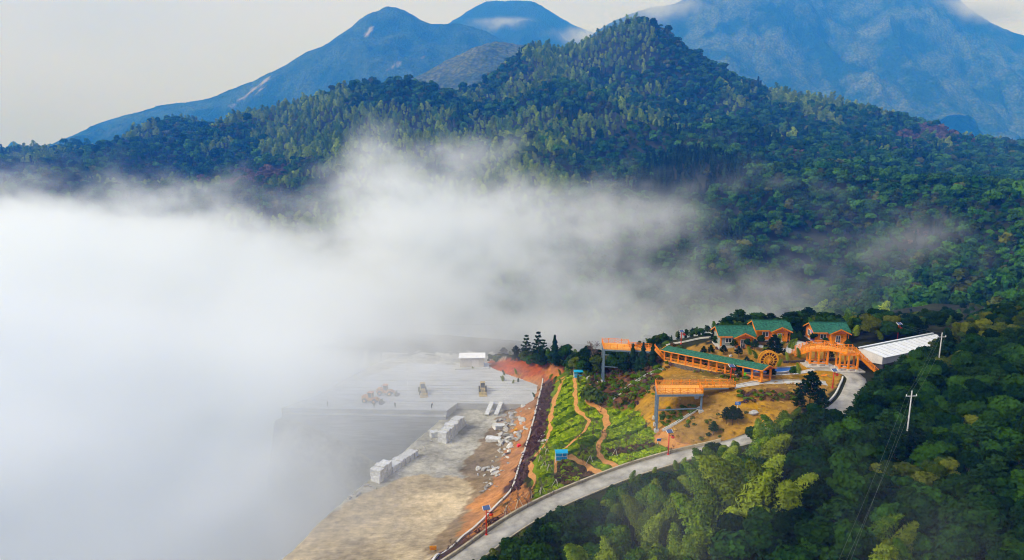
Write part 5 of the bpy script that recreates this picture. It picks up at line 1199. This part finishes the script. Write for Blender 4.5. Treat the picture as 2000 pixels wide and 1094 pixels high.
# ================================================================== SMALL THINGS
M_REDP = mat('red_paint', (.62, .035, .012), .5, .1, 3); M_LANT = mat('red_lantern', (.75, .05, .012), .5, .1, 3); M_PV = mat('solar_cell', (.06, .10, .22), .15, .15, 4, spec=.6)
M_DARK = mat('dark_metal', (.03, .03, .035), .5, .2, 3); M_GREY = mat('grey_concrete_pole', (.46, .46, .45), .85, .1, 2)
def lamp(px, py, h, label, rz=.3):
    q = G(px, py); e = empty('solar_lamp', (q.x, q.y, q.z - .05), rz, label, 'lamp post')
    b = MB(); b.tube((0, 0, 0), (0, 0, h), .13, .09, 10); b.tube((0, 0, 0), (0, 0, .35), .24, .22, 10); b.build('pole', M_REDP, e, True)
    b = MB(); b.beam((0, 0, h * .84), (.95, 0, h * .86), .09); b.build('arm', M_REDP, e)
    b = MB(); b.sphere((.85, 0, h * .76), .36, 12, 8, (1, 1, .82)); la = b.build('lantern', M_LANT, e, True)
    b = MB(); b.tube((.85, 0, h * .82), (.85, 0, h * .845), .16, .12, 10); b.build('lantern_cap', M_DARK, la)
    b = MB(); b.box((0, -.1, h + .22), (1.25, .85, .06), 0, .5); pv = b.build('solar_panel', M_PV, e)
    b = MB()
    for s_ in (-1, 1): b.box((s_ * .63, -.1, h + .22), (.05, .9, .09), 0, .5)
    b.build('panel_frame', M_FRAME, pv)
lamp(950, 1046, 5.0, 'red solar lamp post with lantern at the lower end of the road')
lamp(1305, 889, 4.9, 'red solar lamp post with lantern by the road below the lower deck')
lamp(1626, 758, 3.9, 'red lamp post with lantern at the bend of the road')
lamp(1427, 741, 3.0, 'red lamp post with solar panel in front of the covered walkway')
lamp(1330, 672, 3.4, 'thin red lamp post behind the upper end of the covered walkway')
lamp(1752, 668, 4.6, 'red lamp post rising behind the white-roofed hall')

M_CYAN = mat('bright_blue_fabric', (.012, .42, .72), .6, .1, 2, .1); M_CYAN2 = mat('blue_seat_panel', (.02, .33, .66), .55, .12, 2); M_ALU = mat('white_tube', (.75, .77, .78), .4, .05)
def swing(px, py, label, rz):
    q = G(px, py); e = empty('canopy_swing', (q.x, q.y, q.z), rz, label, 'garden swing'); W = 2.5
    for s_ in (-1, 1):
        b = MB(); x = s_ * W / 2; b.tube((x, -.85, -.1), (x, 0, 2.05), .045, n=6); b.tube((x, .85, -.1), (x, 0, 2.05), .045, n=6); b.tube((x, -.6, .5), (x, .6, .5), .04, n=6); b.build('side_frame', M_ALU, e)
    b = MB(); n = 7                                             # arched canopy
    pr = [(-.95 + 1.9 * i / n, 2.02 + .34 * math.sin(PI * i / n)) for i in range(n + 1)]
    b.extrude([(-W / 2 - .1, y, z) for y, z in pr] + [(-W / 2 - .1, y, z - .05) for y, z in reversed(pr)], (W + .2, 0, 0)); b.build('canopy', M_CYAN, e)
    b = MB(); b.tube((.25, 0, .9), (.25, 0, 2.05), .06, n=6); b.build('hanger', M_ALU, e)
    b = MB(); b.box((0, -.1, .62), (W - .2, .75, .1)); b.build('seat', mat('pale_seat', (.55, .55, .56), .6, .1), e)
    for i in range(3):
        b = MB(); b.box(((i - 1) * (W - .2) / 3, -.52, .62), ((W - .3) / 3, .09, .85)); b.build('front_panel', M_CYAN2, e)
    b = MB()
    b.beam((-W / 2, -.56, 1.06), (W / 2, -.56, 1.06), .06); b.beam((-W / 2, -.56, .2), (W / 2, -.56, .2), .06); b.build('panel_rail', M_ALU, e)
    b = MB(); b.box((0, .35, .95), (W - .2, .08, .6), 0, -.2); b.build('backrest', M_CYAN2, e)
swing(1096, 899, 'bright blue canopy swing on the lower tea slope near the road', .05)
swing(1129, 738, 'bright blue canopy swing at the top of the tea slope near the red bank', .05)

# signs and bins
q = G(1440, 806); e = empty('blue_sign', (q.x, q.y, q.z), -.15, 'small blue sign board on a post above the little pines', 'sign'); M_SB = mat('sign_blue', (.012, .17, .62), .4, .05)
b = MB(); b.tube((0, .06, -.2), (0, .06, 2.3), .05); b.build('post', M_ALU, e); b = MB(); b.box((0, 0, 1.95), (1.05, .06, .72), .0, .12); bd = b.build('board', M_SB, e)
b = MB(); b.box((-.1, -.05, 2.06), (.5, .02, .12), 0, .12); b.box((-.02, -.02, 1.82), (.7, .02, .05), 0, .12); b.build('lettering', M_FRAME, bd)
q = G(1287, 866); e = empty('blue_board', (q.x, q.y, q.z), .2, 'small blue board standing among the tea rows near the road', 'sign'); b = MB(); b.box((0, 0, .75), (.9, .08, .6), 0, .3); b.build('board', M_SB, e)
b = MB(); b.beam((-.3, .05, -.1), (-.3, .1, .6), .06); b.beam((.3, .05, -.1), (.3, .1, .6), .06); b.build('legs', M_ALU, e)
q = G(846, 1078); e = empty('orange_board', (q.x, q.y, q.z), .1, 'orange notice board standing on the yard at the bottom edge', 'sign'); b = MB(); b.box((0, 0, .8), (1.25, .08, .95), 0, .2); bd = b.build('board', mat('sign_orange', (.85, .36, .015), .5, .08), e)
b = MB()
for i in range(3): b.box((0, -.06, .58 + i * .22), (.9, .02, .07), 0, .2)
b.build('lettering', mat('sign_red', (.6, .12, .01), .5, .08), bd); b = MB(); b.beam((-.4, .1, -.1), (-.4, .12, .6), .06); b.beam((.4, .1, -.1), (.4, .12, .6), .06); b.build('leg', M_DARK, e)
M_LIME = mat('lime_bin', (.12, .62, .02), .5, .08)
for (px, py, lb) in ((1466, 674, 'lime green bin at the corner of the leftmost cabin'), (1455, 737, 'lime green bin beside the end of the covered walkway'), (1558, 688, 'yellow-green bin at the left end of the footbridge')):
    q = G(px, py); e = empty('litter_bin', (q.x, q.y, q.z), .2, lb, 'bin'); b = MB(); b.tube((0, 0, 0), (0, 0, .95), .26, .32, 12); b.build('bin_body', M_LIME, e); b = MB(); b.tube((0, 0, .95), (0, 0, 1.03), .35, .28, 12); b.build('lid', M_LIME, e)
q = G(1014, 872); e = empty('red_tarpaulin', (q.x, q.y, q.z), .3, 'small bright red tarpaulin bundle beside the pale wall', 'tarpaulin'); b = MB(); b.extrude([(-.6, -.4, 0), (-.4, -.3, .45), (.1, -.35, .6), (.5, -.3, .4), (.65, -.4, 0)], (0, .8, .05)); b.build('sheet', mat('red_sheet', (.75, .02, .02), .5, .1), e)
q = G(1007, 843); e = empty('yellow_machine_box', (q.x, q.y, q.z), .3, 'small yellow and black machine box among the rubble', 'machine'); b = MB(); b.box((0, 0, .45), (.9, .7, .6)); b.build('housing', mat('machine_yellow', (.75, .38, .02), .5, .1), e); b = MB(); b.box((0, 0, .1), (1.0, .8, .2)); b.build('skid', M_DARK, e)
for (px, py, lb) in ((1427, 697, 'pale square stone on the lawn left of the small pine'), (1459, 703, 'pale stone on the lawn behind the walkway roof'), (1622, 701, 'pale pointed stone behind the footbridge piers')):
    q = G(px, py); o = bpy.data.objects.new('garden_stone', ROCKS[2]); o.location = (q.x, q.y, q.z + .25); o.scale = (.6, .5, .55); COL.objects.link(o); tag(o, lb, 'stone')
b = MB(); q = G(1607, 734); e = empty('orange_sheet', (q.x, q.y, q.z + .03), .2, 'flat orange sheet lying on the road near the bend', 'sheet'); b.box((0, 0, .05), (1.6, .9, .06)); b.box((.9, .3, .05), (.8, .5, .05), .3); b.build('board', M_WOOD, e)

# ---------------------------------------------------------------- power line
def pole(px, top, d, label, rz):
    t_ = PD(px, top, d); gz = ground_z(t_[0], t_[1]); h = t_[2] - gz; e = empty('power_pole', (t_[0], t_[1], gz), rz, label, 'utility pole')
    b = MB(); b.tube((0, 0, -.5), (0, 0, h), .15, .09, 10); b.build('pole', M_GREY, e, True)
    b = MB(); b.beam((-1.0, 0, h - .7), (1.0, 0, h - .7), .12, .12); b.build('crossarm', M_GREY, e)
    ins = []
    for x in (-.9, .9): b = MB(); b.tube((x, 0, h - .64), (x, 0, h - .36), .09, .06, 8); b.build('insulator', M_FRAME, e); ins.append(Vector((x, 0, h - .36)))
    b = MB(); b.tube((0, 0, h), (0, 0, h + .28), .09, .06, 8); b.build('insulator', M_FRAME, e); ins.append(Vector((0, 0, h + .28)))
    M_ = Matrix.Translation(e.location) @ Matrix.Rotation(rz, 4, 'Z'); return [M_ @ v for v in ins]
ia = pole(1840, 652, 146, 'concrete power pole with crossarm, tallest on the right slope', .1)
ib = pole(1781, 766, 117, 'concrete power pole nearest the viewer on the right slope', .1)
ic = pole(1717, 614, 196, 'distant power pole among trees behind the white-roofed hall', .2)
end = [V3(PD(1600 + 14 * k, 1180, 66)) for k in range(3)]
M_WIRE = mat('wire', (.10, .13, .11), .5, .1)
def wire(a, b_, label):
    m = MB(); pts = [a.lerp(b_, t) - Vector((0, 0, 4 * .9 * t * (1 - t))) for t in np.linspace(0, 1, 15)]; m.path(pts, .012, 4); tag(m.build('power_wire', M_WIRE), label, 'wire', 'power line wires')
for k in range(3): wire(ia[k], ib[k], 'thin power wire strung between the two right slope poles'); wire(ib[k], end[k], 'thin power wire running from the nearest pole down over the bamboo'); wire(ic[k], ia[k], 'thin power wire from the distant pole to the tallest pole')

# ---------------------------------------------------------------- quarry machines
M_LOAD = mat('loader_orange', (.60, .26, .06), .6, .25, 1.5); M_LOAD2 = mat('loader_yellow', (.50, .38, .16), .6, .25, 1.5); M_TYRE = mat('tyre', (.03, .03, .03), .9, .2, 4); M_CABG = mat('cab_glass', (.04, .055, .07), .1, .1, 1, spec=.6)
def loader(px, py, rz, m, label):
    p = P(px, py, 10.0); e = empty('wheel_loader', (p[0], p[1], 10.0), rz, label, 'wheel loader')
    b = MB(); b.extrude([(-3.0, -.75, .75), (-3.0, -.75, 1.9), (-2.7, -.75, 2.15), (-.9, -.75, 2.25), (-.5, -.75, 1.6), (1.5, -.75, 1.5), (1.7, -.75, .75)], (0, 1.5, 0)); b.build('body', m, e)
    b = MB(); b.box((-.25, 0, 2.5), (1.3, 1.35, 1.5)); cb = b.build('cab', M_CABG, e)
    b = MB(); b.box((-.25, 0, 3.3), (1.6, 1.6, .12)); b.build('cab_roof', m, cb)
    b = MB()
    for x in (-.88, .38):
        for y in (-.66, .66): b.box((x, y, 2.5), (.1, .1, 1.5))
    b.build('cab_pillars', m, cb)
    for x in (-1.9, 1.25):
        for y in (-1.0, 1.0):
            b = MB(); b.tube((x, y - .3, .72), (x, y + .3, .72), .74, n=18); wh = b.build('wheel', M_TYRE, e); b = MB(); b.tube((x, y - .32, .72), (x, y + .32, .72), .36, n=12); b.build('rim', m, wh)
    for y in (-.55, .55): b = MB(); b.beam((.9, y, 1.7), (2.2, y, 1.35), .16, .3); b.beam((2.2, y, 1.35), (3.2, y, .55), .16, .26); b.build('lift_arm', m, e)
    b = MB(); b.extrude([(3.0, -1.25, 1.15), (2.95, -1.25, .35), (3.15, -1.25, .08), (4.15, -1.25, .05), (4.1, -1.25, .14), (3.3, -1.25, .24), (3.15, -1.25, .5), (3.15, -1.25, 1.15)], (0, 2.5, 0)); b.build('bucket', M_DARK if m is M_LOAD else m, e)
    b = MB(); b.tube((-1.6, .4, 2.2), (-1.6, .4, 2.9), .07); b.build('exhaust', M_DARK, e)
loader(726, 786, -.25, M_LOAD, 'orange wheel loader nearest the pit edge in the fog')
loader(755, 771, -.1, M_LOAD, 'orange wheel loader just behind the first one in the fog')
loader(826, 768, -1.35, M_LOAD2, 'faint grey-yellow wheel loader in the middle of the foggy bench')
loader(943, 766, -1.5, M_LOAD2, 'yellow wheel loader facing the camera on the clear side of the bench')
def person(px, py, label, m, rz, lean=.0):
    p = P(px, py, 10.0); e = empty('person', (p[0], p[1], 10.0), rz, label, 'person')
    J = dict(pel=(0, 0, .95), chest=(.03 + lean, 0, 1.3), neck=(.04 + lean * 1.4, 0, 1.48), head=(.07 + lean * 1.6, 0, 1.64))
    V = [J['pel'], J['chest'], J['neck'], J['head']]; R_ = [.15, .17, .065, .105]; E_ = [(0, 1), (1, 2), (2, 3)]
    for s_ in (-1, 1):
        n = len(V); V += [(.0, s_ * .10, .88), (.05 * s_, s_ * .12, .48), (.0 - .06 * s_, s_ * .13, .09), (.12 - .06 * s_, s_ * .14, .04)]; R_ += [.10, .075, .05, .045]; E_ += [(0, n), (n, n + 1), (n + 1, n + 2), (n + 2, n + 3)]
        n = len(V); V += [(.03 + lean, s_ * .2, 1.40), (.02 + lean, s_ * .27, 1.12), (.14 + lean, s_ * .25, .90), (.18 + lean, s_ * .24, .82)]; R_ += [.075, .055, .042, .04]; E_ += [(1, n), (n, n + 1), (n + 1, n + 2), (n + 2, n + 3)]
    me = bpy.data.meshes.new('body'); me.from_pydata(V, E_, []); o = link(bpy.data.objects.new('body', me), e); me.materials.append(m)
    o.modifiers.new('skin', 'SKIN'); o.modifiers.new('sub', 'SUBSURF').render_levels = 1
    for k, v in enumerate(me.skin_vertices[0].data): v.radius = (R_[k], R_[k]); v.use_root = (k == 0)
    b = MB(); b.sphere((.07 + lean * 1.6, 0, 1.70), .135, 10, 6, (1, 1, .8)); b.build('helmet', M_HELM, e, True)
M_CLO = mat('dark_workwear', (.05, .055, .07), .8, .2, 3); M_HELM = mat('hard_hat', (.62, .30, .05), .4, .05)
person(640, 794, 'worker in dark clothes standing alone at the left of the foggy bench', M_CLO, .4)
person(731, 796, 'worker in dark clothes in front of the nearest loader', M_CLO, -1.2, .08)
person(772, 797, 'worker in dark clothes near the bench edge right of the loaders', M_CLO, 2.0, .1)
person(843, 798, 'worker in dark clothes at the right end of the bench edge', M_CLO, .9, .18)
# ================================================================== AIR
hz = MB(); hz.box((0, 5150, 1004), (19000, 10700, 2292))
hv = bpy.data.materials.new('blue_air'); hv.use_nodes = True; t = hv.node_tree; t.nodes.clear()
ho = t.nodes.new('ShaderNodeOutputMaterial'); pv = t.nodes.new('ShaderNodeVolumePrincipled')
pv.inputs['Color'].default_value = (.03, .25, 1.0, 1); pv.inputs['Absorption Color'].default_value = (1, 1, 1, 1); pv.inputs['Density'].default_value = .00021; pv.inputs['Anisotropy'].default_value = .0
t.links.new(pv.outputs[0], ho.inputs['Volume'])
tag(hz.build('haze', hv), kind='stuff')

def fog_mat(name, dens, col=(.95, .98, 1.0), an=.0):
    m = bpy.data.materials.new(name); m.use_nodes = True; t = m.node_tree; t.nodes.clear()
    o = t.nodes.new('ShaderNodeOutputMaterial'); v = t.nodes.new('ShaderNodeVolumePrincipled')
    v.inputs['Color'].default_value = (*col, 1); v.inputs['Density'].default_value = dens; v.inputs['Anisotropy'].default_value = an
    t.links.new(v.outputs[0], o.inputs['Volume']); return m
def fog(name, label, lo, hi, vox, lobes, material, nscale, namp, seed, gain, vstretch=1.6, soft=1.0):
    """a bank of fog: density field of ellipsoid lobes broken up by noise, written into a voxel grid"""
    me = bpy.data.meshes.new(name); me.from_pydata([(0, 0, 0)], [], []); me.materials.append(material)
    o = link(bpy.data.objects.new(name, me)); tag(o, kind='stuff')
    ng = bpy.data.node_groups.new(name, 'GeometryNodeTree'); ng.interface.new_socket('Geometry', in_out='OUTPUT', socket_type='NodeSocketGeometry'); ng.interface.new_socket('Geometry', in_out='INPUT', socket_type='NodeSocketGeometry')
    N = ng.nodes; l = ng.links.new
    def nn(t_, **k):
        n_ = N.new(t_)
        for a_, b_ in k.items(): setattr(n_, a_, b_)
        return n_
    def val(op, a_, b_=None, c_=None):
        n_ = nn('ShaderNodeMath', operation=op)
        for i, q in enumerate((a_, b_, c_)):
            if q is None: continue
            if isinstance(q, (int, float)): n_.inputs[i].default_value = q
            else: l(q, n_.inputs[i])
        return n_.outputs[0]
    pos = nn('GeometryNodeInputPosition').outputs[0]
    tot = None
    for (c, r, wgt) in lobes:
        s_ = nn('ShaderNodeVectorMath', operation='SUBTRACT'); l(pos, s_.inputs[0]); s_.inputs[1].default_value = c
        d_ = nn('ShaderNodeVectorMath', operation='DIVIDE'); l(s_.outputs[0], d_.inputs[0]); d_.inputs[1].default_value = r
        ln = nn('ShaderNodeVectorMath', operation='LENGTH'); l(d_.outputs[0], ln.inputs[0])
        f = val('MULTIPLY', val('SUBTRACT', 1.0, ln.outputs['Value']), wgt)
        tot = f if tot is None else val('SMOOTH_MAX', tot, f, .15)
    mp = nn('ShaderNodeVectorMath', operation='MULTIPLY'); l(pos, mp.inputs[0]); mp.inputs[1].default_value = (1, 1, vstretch)
    of = nn('ShaderNodeVectorMath', operation='ADD'); l(mp.outputs[0], of.inputs[0]); of.inputs[1].default_value = (seed * 131.7, seed * 57.3, seed * 19.9)
    ns = nn('ShaderNodeTexNoise'); ns.inputs['Scale'].default_value = nscale; ns.inputs['Detail'].default_value = 6; ns.inputs['Roughness'].default_value = .68; ns.inputs['Distortion'].default_value = .5; l(of.outputs[0], ns.inputs['Vector'])
    fac = ns.outputs[0]
    ns2 = nn('ShaderNodeTexNoise'); ns2.inputs['Scale'].default_value = nscale * 3.6; ns2.inputs['Detail'].default_value = 4; ns2.inputs['Roughness'].default_value = .65; ns2.inputs['Distortion'].default_value = 1.2; l(of.outputs[0], ns2.inputs['Vector'])
    e = val('ADD', tot, val('MULTIPLY', val('SUBTRACT', fac, .5), namp)); e = val('ADD', e, val('MULTIPLY', val('SUBTRACT', ns2.outputs[0], .5), namp * .55))
    e = val('MAXIMUM', val('MULTIPLY', e, gain), 0.0); e = val('MINIMUM', e, 1.0); e = val('POWER', e, soft)
    vc = nn('GeometryNodeVolumeCube'); l(e, vc.inputs['Density']); vc.inputs['Min'].default_value = lo; vc.inputs['Max'].default_value = hi
    for ax in range(3): vc.inputs['Resolution ' + 'XYZ'[ax]].default_value = max(4, int((hi[ax] - lo[ax]) / vox))
    sm = nn('GeometryNodeSetMaterial'); sm.inputs['Material'].default_value = material; l(vc.outputs[0], sm.inputs[0])
    go = nn('NodeGroupOutput'); l(sm.outputs[0], go.inputs[0])
    md = o.modifiers.new('fog', 'NODES'); md.node_group = ng
    return o
fog('fog_bank', None, (-640, 78, -62), (260, 640, 140), 3.6, [
    ((-280, 370, -30), (320, 270, 96), 1.5),
    ((-190, 160, -14), (170, 125, 84), 2.2),
    ((-94, 150, -22), (100, 92, 60), 2.0),
    ((-90, 318, -10), (120, 95, 60), 1.7),
    ((-78, 150, -4), (50, 72, 30), 1.3),
    ((-45, 420, 34), (115, 80, 58), .85),
    ((-92, 216, 9), (104, 74, 36), 1.25),
    ((55, 345, 2), (108, 66, 50), .42), ((20, 335, 52), (110, 46, 20), .38), ((35, 322, -2), (100, 50, 26), .62),
    ((95, 328, -2), (62, 44, 30), .40),
  ], fog_mat('fog', .05), .0135, 2.2, 3, 1.1, soft=1.5)
c1, c2, c3, c4 = [tuple(PD(*a)) for a in ((985, 40, 7600), (1140, 75, 7400), (1290, 20, 6500), (1930, 10, 6500))]
fog('summit_cloud', None, (-1300, 6100, 700), (5200, 8000, 1395), 34.0, [
    (c1, (420, 300, 200), 1.0), (c2, (420, 300, 120), .9), (c3, (620, 260, 150), .85), (c4, (700, 320, 210), 1.0)], fog_mat('cloud', .006), .0026, 1.8, 5, 1.2, soft=1.4)
fog('grove_mist', None, (0, 62, 22), (95, 130, 62), 1.6, [
    ((22, 92, 36), (24, 26, 15), .62), ((52, 80, 36), (18, 15, 11), .6), ((40, 100, 34), (30, 22, 13), .4)], fog_mat('thin_mist', .007), .05, 1.5, 8, 1.0, soft=1.3)
